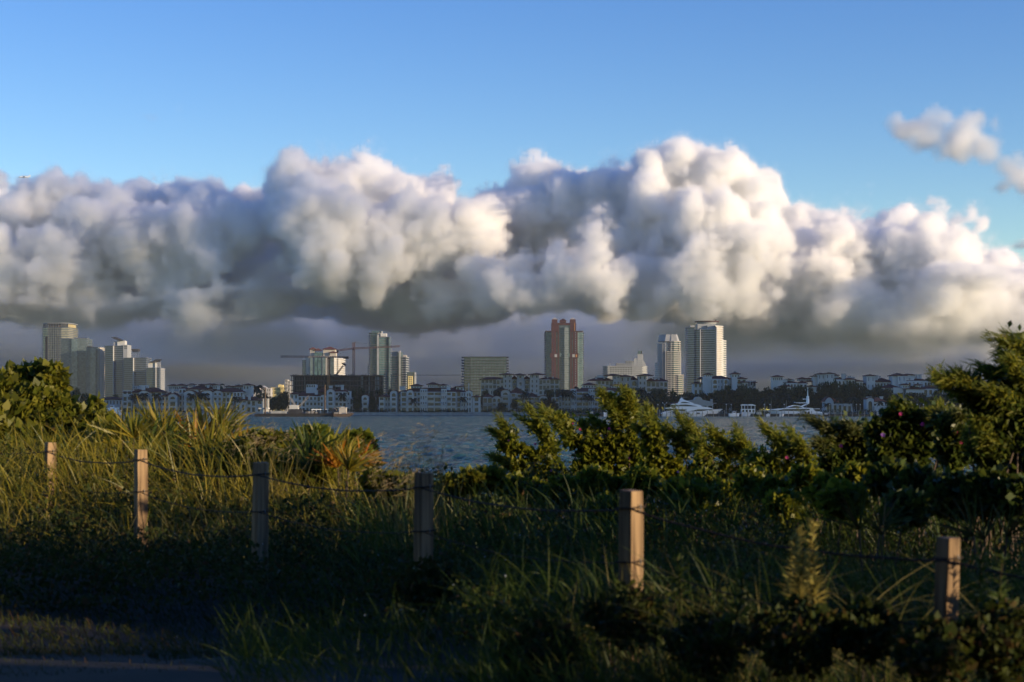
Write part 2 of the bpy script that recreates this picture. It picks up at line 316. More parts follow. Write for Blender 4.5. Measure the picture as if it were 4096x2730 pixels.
# ------------------------------------------------------------------ setting: water, island, far shore, near dune
def watermat():
    m=bpy.data.materials.new('sea_water'); m.use_nodes=True; nt=m.node_tree; b=nt.nodes['Principled BSDF']; L=nt.links.new
    b.inputs['Base Color'].default_value=(.012,.05,.055,1); b.inputs['Roughness'].default_value=.1; b.inputs['IOR'].default_value=1.33; b.inputs['Specular IOR Level'].default_value=.14
    g=nt.nodes.new('ShaderNodeNewGeometry'); mp=nt.nodes.new('ShaderNodeMapping'); mp.inputs['Rotation'].default_value=(0,0,.25); L(g.outputs['Position'],mp.inputs[0])
    mp.inputs['Scale'].default_value=(.5,1,1)
    last=None
    for sc_,st,dt in ((1.9,1,5),(.3,1,3)):
        n=nt.nodes.new('ShaderNodeTexNoise'); n.inputs['Scale'].default_value=sc_; n.inputs['Detail'].default_value=dt; L(mp.outputs[0],n.inputs['Vector'])
        bp=nt.nodes.new('ShaderNodeBump'); bp.inputs['Strength'].default_value=st; bp.inputs['Distance'].default_value=(.45 if sc_>1 else 1.0)
        L(n.outputs['Fac'],bp.inputs['Height'])
        if last: L(last.outputs[0],bp.inputs['Normal'])
        last=bp
    L(last.outputs[0],b.inputs['Normal'])
    n=nt.nodes.new('ShaderNodeTexNoise'); n.inputs['Scale'].default_value=.02; L(mp.outputs[0],n.inputs['Vector'])
    r=nt.nodes.new('ShaderNodeValToRGB'); L(n.outputs['Fac'],r.inputs[0]); r.color_ramp.elements[0].position=.35; r.color_ramp.elements[1].position=.65
    r.color_ramp.elements[0].color=(.018,.055,.058,1); r.color_ramp.elements[1].color=(.028,.085,.080,1); L(r.outputs[0],b.inputs['Base Color'])
    df=nt.nodes.new('ShaderNodeBsdfDiffuse'); L(r.outputs[0],df.inputs[0]); L(last.outputs[0],df.inputs['Normal']); mx=nt.nodes.new('ShaderNodeMixShader'); mx.inputs[0].default_value=.42
    L(b.outputs[0],mx.inputs[1]); L(df.outputs[0],mx.inputs[2]); L(mx.outputs[0],nt.nodes['Material Output'].inputs[0])
    return m
M['water']=watermat()
def sea():
    nr,nc=760,620; ys=62*(984/62)**(np.arange(nr)/(nr-1)); u=np.linspace(-.42,.42,nc); Y,U=np.meshgrid(ys,u,indexing='ij'); X=U*Y; Z=np.zeros_like(X); rg=np.random.default_rng(77)
    for k in range(34):
        lam=.8*1.085**k*rg.uniform(.9,1.1); an=rg.normal()*.75+math.pi*.92; kx,ky=math.cos(an)*6.283/lam,math.sin(an)*6.283/lam; amp=.0125*lam**.42
        fade=np.clip(lam/(Y*.0085)-.4,0,1); Z+=amp*fade*np.sin(kx*X+ky*Y+rg.uniform(0,6.28)+1.3*np.sin(X*.05+k)+.9*np.sin(Y*.04+2*k))
    Z+=.03*np.abs(Z)/.1; Z*=np.clip((984-Y)/30,0,1)*np.clip((.42-np.abs(U))/.02,0,1)
    V=np.stack([X,Y,Z],-1).reshape(-1,3); i,j=np.meshgrid(np.arange(nr-1),np.arange(nc-1),indexing='ij'); a=(i*nc+j).ravel(); Fc=np.stack([a,a+1,a+nc+1,a+nc],1); n=len(V)
    E=[(-60000,62,0),(-60000,984,0),(-60000,60000,0),(60000,60000,0),(60000,984,0),(60000,62,0),(-26.04,62,0),(-413.28,984,0),(413.28,984,0),(26.04,62,0),(-60000,20,0),(60000,20,0)]
    V=np.concatenate([V,np.array(E,float)]); q=lambda *t:tuple(n+c for c in t)
    Fc=np.concatenate([Fc,np.array([q(0,6,7,1),q(1,4,3,2),q(9,5,4,8),q(10,11,5,0)])])
    return npmesh('water',V,Fc,'water',None,True)
tag(sea(),'blue green choppy water of the channel',kind='structure')
XS=PX(2161,1204)
tag(MB().box(-1500,XS,1204.6,1900,-1,2).box(XS,1600,1000,1900,-1,1.5).build('island_ground','lawn'),'low green island across the water',kind='structure')
tag(MB().box(-2600,2600,1985,4200,-1,1.8).build('far_shore_ground','lawn'),'low far shore beneath the towers',kind='structure')
s=thing('seawall','pale concrete seawall along the lawn in front of the white residences','seawall',(XS-300,1204,0))
MB().box(-1500,XS,1204,1204.6,-1,1.95).build('wall','concrete',s); MB().box(-1500,XS,1203.8,1204.9,1.953,2.15).build('coping','concrete',s)
s=thing('quay_wall','dark stone quay wall behind the marina pilings','quay',(XS+200,999,0))
MB().box(XS,1600,985,999.9,-1,1.4).build('wall','quay',s); MB().box(XS-.2,1600,984.8,999.95,1.403,1.6).build('coping','dslab',s)

m=bpy.data.materials.new('haze'); m.use_nodes=True; nt=m.node_tree; nt.nodes.clear(); o_=nt.nodes.new('ShaderNodeOutputMaterial'); pv=nt.nodes.new('ShaderNodeVolumePrincipled')
pv.inputs['Color'].default_value=(.88,.94,1,1); pv.inputs['Density'].default_value=.000024; pv.inputs['Anisotropy'].default_value=0; nt.links.new(pv.outputs[0],o_.inputs['Volume'])
tag(MB().box(-3500,3500,-300,4400,-6,215).build('haze',m),'thin bluish sea air over the channel and the far shore',kind='stuff')
# ------------------------------------------------------------------ far towers
def plan(front, D, back):
    pts=[(PX(p,D+dy),D+dy) for p,dy in front]
    return pts+[(pts[-1][0],D+back),(pts[0][0],D+back)]
def grow(pts,e):
    cx=sum(p[0] for p in pts)/len(pts); cy_=sum(p[1] for p in pts)/len(pts); out=[]
    for x,y in pts:
        dx,dy=x-cx,y-cy_; out.append((x+math.copysign(min(e,abs(dx)),dx), y+math.copysign(min(e,abs(dy)),dy)))
    return out
def volume(root, front, D, ytop, back, glass, slab=None, pitch=3.3, e=.9, th=.55, zb=1.8, name='glazing', slabname='balcony', every=1):
    pts=plan(front,D,back); zt=PZ(ytop,D)
    MB().prism(pts,zb,zt).build(name,glass,root)
    if slab:
        n=int((zt-zb)/pitch); e=e*1.5; th=max(1.15,th*2); g=grow(pts,e); first=None
        for k in range(0,n+1,every):
            z=zt-k*pitch
            if first is None: first=MB().prism(g,z-th,z+.04).build(slabname,slab,root)
            else: copychild(first,root,(0,0,-k*pitch))
def pier(root, px0, px1, D, dy, yt, m, name='pier', yb=None, t=1.2):
    zb=1.85 if yb is None else PZ(yb,D)
    MB().box(PX(px0,D),PX(px1,D),D+dy,D+dy+t,zb,PZ(yt,D)).build(name,m,root)
def blk(root, px0, px1, yt, yb, D, dy, dep, m, name):
    return MB().box(PX(px0,D),PX(px1,D),D+dy,D+dy+dep,PZ(yb,D),PZ(yt,D)).build(name,m,root)
def base(px,D,z=1.8): return (PX(px,D),D,z)
def mullions(root, px0, px1, n, D, dy, yt, m, yb=None, w=.35):
    a=PX(px0,D); b=PX(px1,D); zt=PZ(yt,D); zb=1.9 if yb is None else PZ(yb,D); mb=MB()
    for k in range(n+1):
        x=a+(b-a)*k/n; mb.box(x-w/2,x+w/2,D+dy-.35,D+dy+.3,zb,zt)
    return mb.build('mullion',m,root)
def windows(root, px0, px1, nx, y0, y1, ny, D, dy, fx=.5, fy=.55, m='win', cap=95):
    """separate framed windows set on a wall face; each is a child of its own"""
    a=PX(px0,D); b=PX(px1,D); zt=PZ(y0,D); zb=PZ(y1,D); cw=(b-a)/nx; ch=(zt-zb)/ny
    first=None; k=0
    for j in range(ny):
        for i in range(nx):
            if k>=cap: return
            k+=1
            if first is None:
                first=MB().box(a+cw*(1-fx)/2,a+cw*(1+fx)/2,D+dy-.12,D+dy+.3,zt-ch*(1+fy)/2,zt-ch*(1-fy)/2).build('window',m,root)
            else: copychild(first,root,(i*cw,0,-j*ch))
D=3200
t=thing('tower_block','small grey tower block cut off by the left edge of the photo','building',base(15,D))
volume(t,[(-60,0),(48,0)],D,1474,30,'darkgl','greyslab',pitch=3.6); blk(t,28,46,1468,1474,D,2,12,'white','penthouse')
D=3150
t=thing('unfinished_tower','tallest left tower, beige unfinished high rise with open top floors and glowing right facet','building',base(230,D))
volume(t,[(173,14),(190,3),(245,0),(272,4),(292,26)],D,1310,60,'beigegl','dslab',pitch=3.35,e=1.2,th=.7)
pts=plan([(174,14),(192,3),(245,0),(272,4),(291,26)],D,60)
mb=MB()
for a,b in zip(pts,pts[1:]+pts[:1]):
    for k in range(5):
        q=k/5; x=a[0]+(b[0]-a[0])*q; y=a[1]+(b[1]-a[1])*q; mb.box(x-.5,x+.5,y-.5,y+.5,PZ(1311,D),PZ(1294,D))
mb.build('crown_posts','dslab',t)['kind']='stuff'; MB().prism(grow(pts,.8),PZ(1294,D),PZ(1292,D)).build('roof_slab','slab',t)
blk(t,186,262,1295,1310,D,15,25,'brown','plant_room'); MB().prism(plan([(273,6),(291,26)],D,50),PZ(1311,D),PZ(1297,D)).build('corner_screen','yellow',t)
for a,b in ((183,187),(233,241)): mullions(t,a,b,1,D,1,1345,'dark',w=3)
mullions(t,192,245,7,D,-1.2,1311,'dslab',w=.6)
blk(t,176,300,1466,1640,D,-22,20,'concrete','podium'); windows(t,178,244,7,1468,1478,1,D,-22,fx=.55)
D=2950
t=thing('glass_tower','blue green glass apartment slab overlapping the right side of the beige unfinished tower','building',base(290,D))
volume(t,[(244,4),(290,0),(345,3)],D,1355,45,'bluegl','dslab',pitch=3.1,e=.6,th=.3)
for a,b in ((287,311),): blk(t,a,b,1358,1600,D,-2,4,'bluegl','bay_window')
blk(t,292,343,1351.5,1355,D,8,20,'dslab','roof_slab')
D=2900
t=thing('glass_tower','lower glass apartment slab with stepped pale balconies down its right edge','building',base(380,D))
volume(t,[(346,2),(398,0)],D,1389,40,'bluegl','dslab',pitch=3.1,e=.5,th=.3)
volume(t,[(398,0),(420,14)],D,1390,40,'cream','slab',pitch=3.1,e=1.6,th=.6,name='side_wall')
blk(t,362,384,1393,1586,D,-1.5,3,'bluegl','bay_window'); blk(t,346,360,1385,1389,D,5,12,'dark','roof_unit')
def canopy_tower(label,D,x0,x1,yt,stripe,lit):
    t=thing('balcony_tower',label,'building',base((x0+x1)/2,D))
    volume(t,[(x0,14),((x0+x1)/2,5),(x1,1)],D,yt,40,'darkgl','greyslab',pitch=3.3,e=.9,th=.4)
    
    pier(t,stripe-1.2,stripe+1.2,D,0,yt+1,'white','stair_fin',t=4)
    if lit: volume(t,[(x1,5),(x1+lit,22)],D,yt+2,42,'grey','slab',pitch=3.3,e=1.3,th=.7,name='side_wall')
    return t
D=2850
t=canopy_tower('tall dark balcony tower with swooping dark roof canopy over a white box',D,420,492,1383,453,0)
blk(t,466,496,1363,1383,D,6,16,'white','penthouse'); blk(t,450,466,1366,1383,D,8,14,'slab','penthouse')
c=blk(t,493,509.5,1380,1590,D,-.5,30,'slab','side_wall'); windows(t,497,508,2,1382,1398,2,D,-.5,fx=.7,fy=.7)
mb=MB(); pr=[(441,1349.5),(462,1349),(490,1362),(491,1364),(470,1362),(456,1357)]
mb.side([(PX(a,D),PZ(b,D)) for a,b in pr],D+2,D+24); mb.build('canopy','dark',t)
D=2800
t=canopy_tower('dark balcony tower with small tub shaped roof canopy on thin legs',D,494,583,1431,533,0)
mb=MB().side([(PX(a,D),PZ(b,D)) for a,b in [(520.5,1396),(549.5,1396),(547,1407),(525,1408)]],D+8,D+22); mb.build('canopy','dark',t)
mb=MB()
for a in (524,532,540,546):
    for dy in (10,20): mb.tube((PX(a,D),D+dy,PZ(1431,D)),(PX(a,D),D+dy,PZ(1406,D)),.35)
mb.build('canopy_leg','greyslab',t)
D=2750
t=canopy_tower('shortest of the canopy roofed balcony towers, sunlit down its right edge',D,585,636,1471,623,12)
blk(t,588,616,1452,1471,D,8,15,'white','penthouse'); mb=MB()
for a in range(617,641,5): mb.box(PX(a,D),PX(a+1.4,D),D+6,D+7,PZ(1471,D),PZ(1449,D))
mb.build('canopy_leg','white',t)
MB().side([(PX(a,D),PZ(b,D)) for a,b in [(592,1452),(606,1447),(621,1438),(637,1437.5),(628,1446),(612,1450)]],D+2,D+22).build('canopy','dark',t)
# twin-roofed tower
D=2500
t=thing('residential_tower','pale green residential tower with two dark pyramid roofs behind the cranes','building',base(1285,D))
volume(t,[(1222,8),(1234,2),(1316,0),(1338,4)],D,1424,40,'cream',None)
volume(t,[(1210,10),(1222,7)],D,1440,38,'bluegl','dslab',pitch=3.3,e=.4,th=.3)
for a,b,m in ((1241,1251,'bluegl'),(1258,1270,'teal'),(1273,1284,'teal'),(1290,1303,'bluegl'),(1321,1336,'darkgl')): blk(t,a,b,1428 if a>1255 else 1432,1600,D,-1.2,3,m,'bay_window')
volume(t,[(1338,4),(1370,16)],D,1433,44,'cream','white',pitch=3.3,e=1.0,th=1.0,name='side_wall')
blk(t,1256,1288,1410,1424,D,3,14,'teal','penthouse')
for a,b,ye,yr in ((1237,1259,1397,1388),(1290,1342,1397,1386),(1318,1346,1411,1405)):
    dy=6 if a!=1318 else 2
    blk(t,a+1,b-3,ye,1426,D,dy,16,'cream','turret'); MB().hip(PX(a,D),PX(b,D),D+dy-1,D+dy+17,PZ(ye,D),PZ(yr,D),1.5).build('roof','roof',t)
MB().hip(PX(1258,D),PX(1282,D),D+4,D+18,PZ(1402,D),PZ(1393,D),1).build('roof','roof',t)
def lattice(mb,a,b,w=.9,n=12,r=.12):
    a=Vector(a); b=Vector(b); d=(b-a).normalized(); u=d.cross(Vector((0,1,0)))
    if u.length<.1: u=Vector((1,0,0))
    u.normalize(); v=d.cross(u).normalized(); c=[u*w+v*w,u*w-v*w,u*-w-v*w,u*-w+v*w]
    for q in c: mb.tube(a+q,b+q,r*1.2,n=4)
    L=(b-a)
    for k in range(n):
        p=a+L*(k/n); q=a+L*((k+1)/n)
        for i in range(4): mb.tube(p+c[i],q+c[(i+1)%4],r,n=3); mb.tube(p+c[i],p+c[(i+1)%4],r,n=3)
    return mb
def crane(label, D, mx, ybase, ytop, jl, jly, jr, jry, apex, m, mm):
    t=thing('tower_crane',label,'crane',(PX(mx,D),D,2)); p=lambda a,b:(PX(a,D),D,PZ(b,D))
    lattice(MB(),p(mx,ybase),p(mx,ytop),1.0,26,.15).build('mast',mm,t)
    lattice(MB(),p(mx,(jly+jry)/2),p(jr,jry),.7,26,.14).build('jib',m,t)
    lattice(MB(),p(mx,(jly+jry)/2+.3),p(jl,jly),.7,12,.14).build('counter_jib',m,t)
    if apex:
        ap=lattice(MB(),p(mx,ytop),p(mx,apex),1.0,5,.16).build('apex_tower',m,t)
        mb=MB(); ct=p(mx,apex)
        for a,b in ((jl+(mx-jl)*.15,jly),(jr+(mx-jr)*.55,(jry+jly)/2),(jr+(mx-jr)*.2,jry)): mb.tube(ct,p(a,b),.14,n=4)
        mb.build('stay_cable','steel',ap)
    MB().box(PX(mx-2,D),PX(mx+2,D),D-3,D-.5,PZ((jly+jry)/2+7,D),PZ((jly+jry)/2+1.5,D)).build('cab','dark',t)
    return t,p
t,p=crane('reddish hammerhead tower crane with apex and stay cables, left of the twin glass tower',1500,1415,1545,1402,1351,1403,1600,1386,1370,'craneRed','craneRed')
MB().box(PX(1347,1500),PX(1353,1500),1499,1502,PZ(1411,1500),PZ(1402,1500)).build('counterweight','dark',t)
t,p=crane('orange masted tower crane with long flat jib in front of the pyramid roofed tower',1420,1315,1560,1432,1396,1430.5,1122,1427,None,'craneRed','orange')
MB().box(PX(1374,1420),PX(1394,1420),1418,1422,PZ(1436,1420),PZ(1429,1420)).build('counterweight','dark',t)
t=thing('luffing_crane','small dark crane with slanting lattice boom beside the sunlit apartment face','crane',(PX(1345,1490),1490,2)); p=lambda a,b:(PX(a,1490),1490,PZ(b,1490))
lattice(MB(),p(1342,1504),p(1373,1463),.6,14,.12).build('boom','dark',t); lattice(MB(),p(1350,1560),p(1350,1434),.5,16,.1).build('mast','dark',t)
MB().side([p(a,b)[::2] for a,b in [(1366,1453),(1378,1453),(1384,1460),(1381,1466),(1372,1460)]],1488,1492).build('cab','dark',t)
# twin glass
D=2300
t=thing('glass_tower','tall teal glass tower with white vertical fin and bright white rooftop box','building',base(1520,D))
volume(t,[(1478,10),(1482,2),(1508,0)],D,1331,34,'teal','dslab',pitch=3.3,e=.9,th=.35)
volume(t,[(1516,0),(1557,4)],D,1349,34,'teal','dslab',pitch=3.3,e=.9,th=.35)
pier(t,1508.5,1515,D,-3,1340,'slab','fin',t=18); blk(t,1485,1524,1325,1331,D,6,14,'teal','penthouse'); blk(t,1503,1520,1331,1349,D,4,16,'slab','penthouse')
blk(t,1522,1546,1334,1347,D,1,12,'white','roof_box'); blk(t,1525,1529,1325,1334,D,4,3,'white','roof_mast')
blk(t,1555,1560,1349,1600,D,-1,20,'bluegl','side_wall')
D=2350
t=thing('glass_tower','lower teal glass tower stepping down to the right of the tall teal one','building',base(1600,D))
volume(t,[(1562,2),(1590,0)],D,1426,30,'teal','dslab',pitch=3.3,e=.7,th=.4)
volume(t,[(1610,2),(1622,0),(1629,9)],D,1428,30,'darkgl','slab',pitch=3.3,e=1,th=.55)
pier(t,1596,1602,D,-2,1404,'slab','fin',t=14); blk(t,1590,1610,1410,1600,D,3,18,'bluegl','core'); blk(t,1566,1589,1406,1424,D,5,12,'concrete','penthouse'); blk(t,1612,1626,1421,1428,D,4,10,'cream','penthouse')
D=2300
t=thing('apartment_block','small apartment block with warm lit balconies at the foot of the teal towers','building',base(1640,D))
blk(t,1626,1658,1489,1640,D,6,20,'darkgl','wall'); blk(t,1632,1650,1505,1640,D,0,5.9,'yellow','wall'); windows(t,1634,1649,2,1508,1560,7,D,0,fx=.55,fy=.5)
blk(t,1656,1661,1490,1640,D,5,20,'slab','side_wall')
# building under construction
D=1440
t=thing('construction_frame','long dark concrete frame building under construction with open floors','building',base(1350,D))
X0,X1=PX(1162,D),PX(1532,D); zt=PZ(1503,D)
for k in range(6):
    z=zt-k*4.2
    if z<3: break
    MB().box(X0,X1 if k else X1-.0,D,D+30,z-.55,z).build('floor_slab','brown',t)
mb=MB()
for k in range(34):
    x=X0+.6+(X1-X0-1.6)*k/33; mb.box(x,x+.6,D+.4,D+1.1,2,zt-.6); mb.box(x,x+.6,D+12,D+13,2,zt-.6)
mb.build('column','brown',t); MB().box(X0+1,X1-1,D+15,D+16,2,zt-.7).build('inner_wall','dark',t)
for a,b,m in ((1215,1219,'steel'),(1445,1452,'concrete'),(1472,1477,'concrete'),(1500,1517,'concrete')): blk(t,a,b,1506,1640,D,2,4,m,'stair_core')
mb=MB(); rnd=random.Random(4)
for k in range(70):
    x=rnd.uniform(X0,X1); mb.box(x,x+rnd.uniform(.1,.6),D+rnd.uniform(.5,8),D+9,zt,zt+rnd.uniform(.4,1.6))
mb.box(X0-.5,X1*.4,D-.8,D-.2,zt+.1,zt+.5); mb.build('formwork','brown',t)
MB().box(PX(1469,D),PX(1471,D),D+5,D+6,zt,PZ(1457,D)).build('mast','dark',t)
# wide glass block
D=2000
t=thing('glass_block','wide flat topped glass block with slabs jutting out at both ends','building',base(1940,D))
volume(t,[(1856,3),(1880,0),(2027,0)],D,1430,40,'greygl',None)
fp=plan([(1845,4),(1860,-2),(1885,-2.6),(2035,-2.6)],D,38); z=PZ(1428,D); f=MB().prism(fp,z-.5,z).build('roof_slab','dark',t); f=None
for k in range(1,17):
    z=PZ(1428,D)-k*3.35
    if f is None: f=MB().prism(fp,z-.9,z).build('balcony','dslab',t); f0=k
    else: copychild(f,t,(0,0,-(k-f0)*3.35))
mullions(t,1882,2026,12,D,.05,1431,'dark',w=.5)
# coral tower
D=2400
t=thing('coral_tower','coral red tower with three pointed turrets and teal glass bays','building',base(2258,D))
volume(t,[(2183,8),(2190,2),(2212,0),(2304,0),(2326,2),(2332,9)],D,1326,44,'teal',None)
for a,b in ((2183,2212),(2304,2332)): volume(t,[(a,4 if a<2200 else -1.2),(b,-1.2 if a<2200 else 4)],D,1330,42,'teal','dslab',pitch=3.3,e=1.1,th=.45,name='glass_bay')
for a,b,yt in ((2206,2215,1326),(2215,2225,1300),(2230,2236,1300),(2281,2287,1300),(2291,2302,1300),(2302,2310,1326)): pier(t,a,b,D,-2.2,yt,'coral','pier',t=6)
blk(t,2236,2281,1300,1640,D,-1.2,6,'darkgl','centre_glazing')
volume(t,[(2242,-2),(2258,-5),(2274,-2)],D,1312,4,'darkgl','dslab',pitch=3.3,e=.3,th=.4,name='bowed_bay')
blk(t,2206,2304,1326,1330,D,-1,20,'coral','band')
blk(t,2206,2232,1293,1326,D,-2.6,24,'coral','shoulder_wall'); blk(t,2280,2304,1293,1326,D,-2.6,24,'coral','shoulder_wall'); blk(t,2232,2280,1293,1302,D,-2.0,22,'coral','lintel_wall')
for a,b in ((2181,2209),(2302,2333)): MB().prism(plan([(a,-3),(b,-3)],D,44),PZ(1327,D),PZ(1324.5,D)).build('cornice','coral',t)
for a,b,y0,y1,y2 in ((2208,2230,1293,1278,1270),(2239,2265,1291,1282,1274),(2280,2303,1293,1278,1270)):
    blk(t,a,b,y1,y0,D,2,9,'coral','turret'); cx=(PX(a,D)+PX(b,D))/2
    x0,x1=PX(a-.5,D),PX(b+.5,D); z0,z1=PZ(y1,D)+.01,PZ(y2,D)
    MB().add([(x0,D+1.5,z0),(x1,D+1.5,z0),(x1,D+11.5,z0),(x0,D+11.5,z0),(cx,D+6.5,z1)],[(0,1,4),(1,2,4),(2,3,4),(3,0,4),(3,2,1,0)]).build('turret_roof','cream' if a!=2239 else 'coral',t)
for a,b in ((2201,2238),(2280,2313)): blk(t,a,b,1413,1432,D,-3.4,8,'coral','terrace_band')
blk(t,2302,2308,1419,1430,D,-3.7,.6,'orange','painted_lit_window'); blk(t,2296,2299,1292,1325,D,-3.1,.9,'orange','painted_sunlit_fin')  # orange colour puts a lit look into the pane and the fin
blk(t,2238,2280,1414,1428,D,-3.0,6,'bluegl','terrace_band'); 
for a in (2218,2289): blk(t,a,a+10,1418,1430,D,-3.9,.6,'concrete','terrace_opening')
# white stepped building
D=2450
t=thing('stepped_building','low white stepped building rising to a slim tower with a flag mast','building',base(2500,D))
volume(t,[(2418,6),(2432,0),(2568,0),(2586,6)],D,1465,34,'slab','slab',pitch=3.3,e=1,th=.6,name='wall')
for q,(a,b,y0) in enumerate(((2424,2452,1464),(2465,2585,1455),(2502,2580,1446),(2536,2574,1434),(2550,2573,1417))): blk(t,a,b,y0,1464.5,D,4-q*.4,16-q*.9,'slab','wall')
blk(t,2464,2502,1454,1456,D,2,8,'slab','pergola'); mb=MB()
for a in range(2466,2536,7): mb.box(PX(a,D),PX(a,D)+.5,D+2,D+2.6,PZ(1466,D),PZ(1446 if a>2500 else 1454,D))
mb.build('pergola_post','slab',t); blk(t,2503,2540,1444.5,1446,D,1.5,12,'slab','pergola')
windows(t,2438,2530,9,1467,1500,4,D,0,fx=.55,fy=.6); windows(t,2505,2534,4,1448,1455,1,D,3.2,fx=.4,fy=.5,m='greygl'); windows(t,2556,2570,2,1440,1462,3,D,2.4,fx=.35,fy=.4,m='greygl')
blk(t,2565.5,2569.5,1403,1418,D,8,1.5,'dark','sign_fin'); blk(t,2553,2565,1404,1418,D,8,1,'greygl','sign_panel'); blk(t,2439,2443,1455,1465,D,7,3,'white','chimney')
# stepped tower
D=2620
t=thing('stepped_tower','pale stepped tower with set back shoulders and a tapering crown','building',base(2680,D))
volume(t,[(2655,8),(2672,0),(2714,0),(2722,8)],D,1406,40,'slab','slab',pitch=3.3,e=.8,th=.5,name='wall')
volume(t,[(2636,10),(2648,3),(2658,3)],D,1375,34,'slab','slab',pitch=3.3,e=.6,th=.4,name='wall')
volume(t,[(2625,12),(2634,6),(2650,6)],D,1451,30,'white','slab',pitch=3.3,e=.6,th=.4,name='wall')
for a,b,yt,dy in ((2681,2712,1365,-1),(2670,2720,1407,-2),(2695,2732,1500,-3),(2712,2720,1366,2)):
    volume(t,[(a,dy+2),((a+b)/2,dy),(b,dy+3)],D,yt,30,'greygl','cream',pitch=3.3,e=1,th=.55,name='balcony_bay')
z0,z1=PZ(1366,D),PZ(1338,D)
MB().prism(plan([(2637,8),(2660,1),(2710,1),(2718,8)],D,34),z0,z1,plan([(2641,10),(2664,4),(2704,4),(2709,10)],D,30)).build('crown','slab',t)
MB().prism(plan([(2683,0),(2704,0)],D,6),z0,z1,plan([(2685,3.4),(2703,3.4)],D,6)).build('crown_recess','concrete',t)
for a in (2662,2684): pier(t,a-.8,a+.8,D,-2.5,1372,'white','pier',t=3)
# big right tower
D=2450
t=thing('disc_roof_tower','tall white balcony tower capped by a wide flat red edged roof disc','building',base(2825,D))
volume(t,[(2748,18),(2752,13),(2776,8)],D,1309,36,'greygl','slab',pitch=3.3,e=1,th=.5)
volume(t,[(2776,12),(2802,6),(2824,1),(2864,-4)],D,1317,38,'greygl','slab',pitch=3.3,e=1.1,th=.5)
volume(t,[(2864,-3.5),(2882,12),(2890,22)],D,1303,44,'cream','white',pitch=3.3,e=.9,th=.7,name='side_wall')
volume(t,[(2884,15),(2901,25)],D,1360,44,'greygl','white',pitch=3.3,e=1,th=.9,name='side_bay')
pier(t,2801,2803.5,D,1,1318,'white','pier',t=4); pier(t,2863,2866,D,-6.5,1310,'white','pier',t=4)
blk(t,2792,2866,1296,1317,D,6,18,'slab','penthouse'); blk(t,2830,2868,1302,1317,D,2,10,'slab','penthouse'); blk(t,2763,2780,1301,1309,D,6,12,'slab','penthouse')
cx,cy2,zz=PX(2833,D),D+18,PZ(1285,D)
def disc(r,z0,z1,r2=None):
    ring=lambda q:[(cx+q*math.cos(k*math.pi/16),cy2+q*.8*math.sin(k*math.pi/16)) for k in range(32)]
    return MB().prism(ring(r),z0,z1,ring(r2 or r))
disc(13,PZ(1298,D),zz-.8,15).build('crown_drum','slab',t); disc(18.5,zz-.75,zz+.7).build('roof_disc','coral',t)
MB().box(PX(2866,D),PX(2870,D),D+17,D+18,zz+.7,zz+2.6).box(PX(2860,D),PX(2876,D),D+17,D+18,zz+2.6,zz+3.1).build('roof_aerial','dark',t)
disc(3.2,PZ(1302,D),PZ(1291,D),2.4).build('roof_dome','white',t)
# ------------------------------------------------------------------ residences: walls with real recessed openings
def facade(root, x0,x1,z0,z1,y,dep, cols,rows,m='white',fx=.6,fz=.62,arch=False,balc=.6,rec=1.3,rnd=random.Random(1),sill=.16,cap=None):
    """wall block whose front has cols x rows recessed openings (the top row arched if arch)"""
    mb=MB(); cw=(x1-x0)/cols; ch=(z1-z0)/rows
    xs=[x0]; 
    for i in range(cols): xs+= [x0+cw*(i+.5-fx/2), x0+cw*(i+.5+fx/2)]
    xs.append(x1); zs=[z0]
    for j in range(rows): zs += [z0+ch*(j+sill), z0+ch*(j+sill+fz)]
    zs.append(z1)
    V=lambda x,z,yy=y:(x,yy,z)
    for a in range(len(xs)-1):
        for b in range(len(zs)-1):
            xa,xb,za,zb=xs[a],xs[a+1],zs[b],zs[b+1]
            if a%2 and b%2:
                top=(b//2==rows-1) and arch
                if top:
                    r=(xb-xa)/2; zs_=zb-min(r,(zb-za)*.6); rr=zb-zs_; n=8
                    pts=[((xa+xb)/2-r*math.cos(math.pi*k/n), zs_+rr*math.sin(math.pi*k/n)) for k in range(n+1)]
                    half=n//2
                    mb.add([V(xa,zb)]+[V(*p) for p in pts[:half+1]],[(0,)+tuple(range(half+1,0,-1))])
                    mb.add([V(xb,zb)]+[V(*p) for p in pts[half:]],[(0,)+tuple(range(half+1,0,-1))])
                    out=[(xa,za)]+pts+[(xb,za)]
                else: out=[(xa,za),(xa,zb),(xb,zb),(xb,za)]
                k=len(out)
                mb.add([V(*p) for p in out]+[V(*p,y+rec) for p in out],[(i,(i+1)%k,k+(i+1)%k,k+i) for i in range(k)])
                MB().side(out,y+rec*.8,y+rec+.02).build('window','win',root)
                if rnd.random()<balc and b//2>0:
                    MB().box(xa-.25,xb+.25,y-.9,y-.003,za-.15,za+.85).build('balcony',m,root)
            else: mb.add([V(xa,za),V(xb,za),V(xb,zb),V(xa,zb)],[(0,1,2,3)])
    mb.add([V(x0,z0),V(x1,z0),V(x1,z0,y+dep),V(x0,z0,y+dep),V(x0,z1),V(x1,z1),V(x1,z1,y+dep),V(x0,z1,y+dep)],[(0,4,7,3),(1,2,6,5),(3,7,6,2),(4,5,6,7)])
    mb.build('wall',m,root)
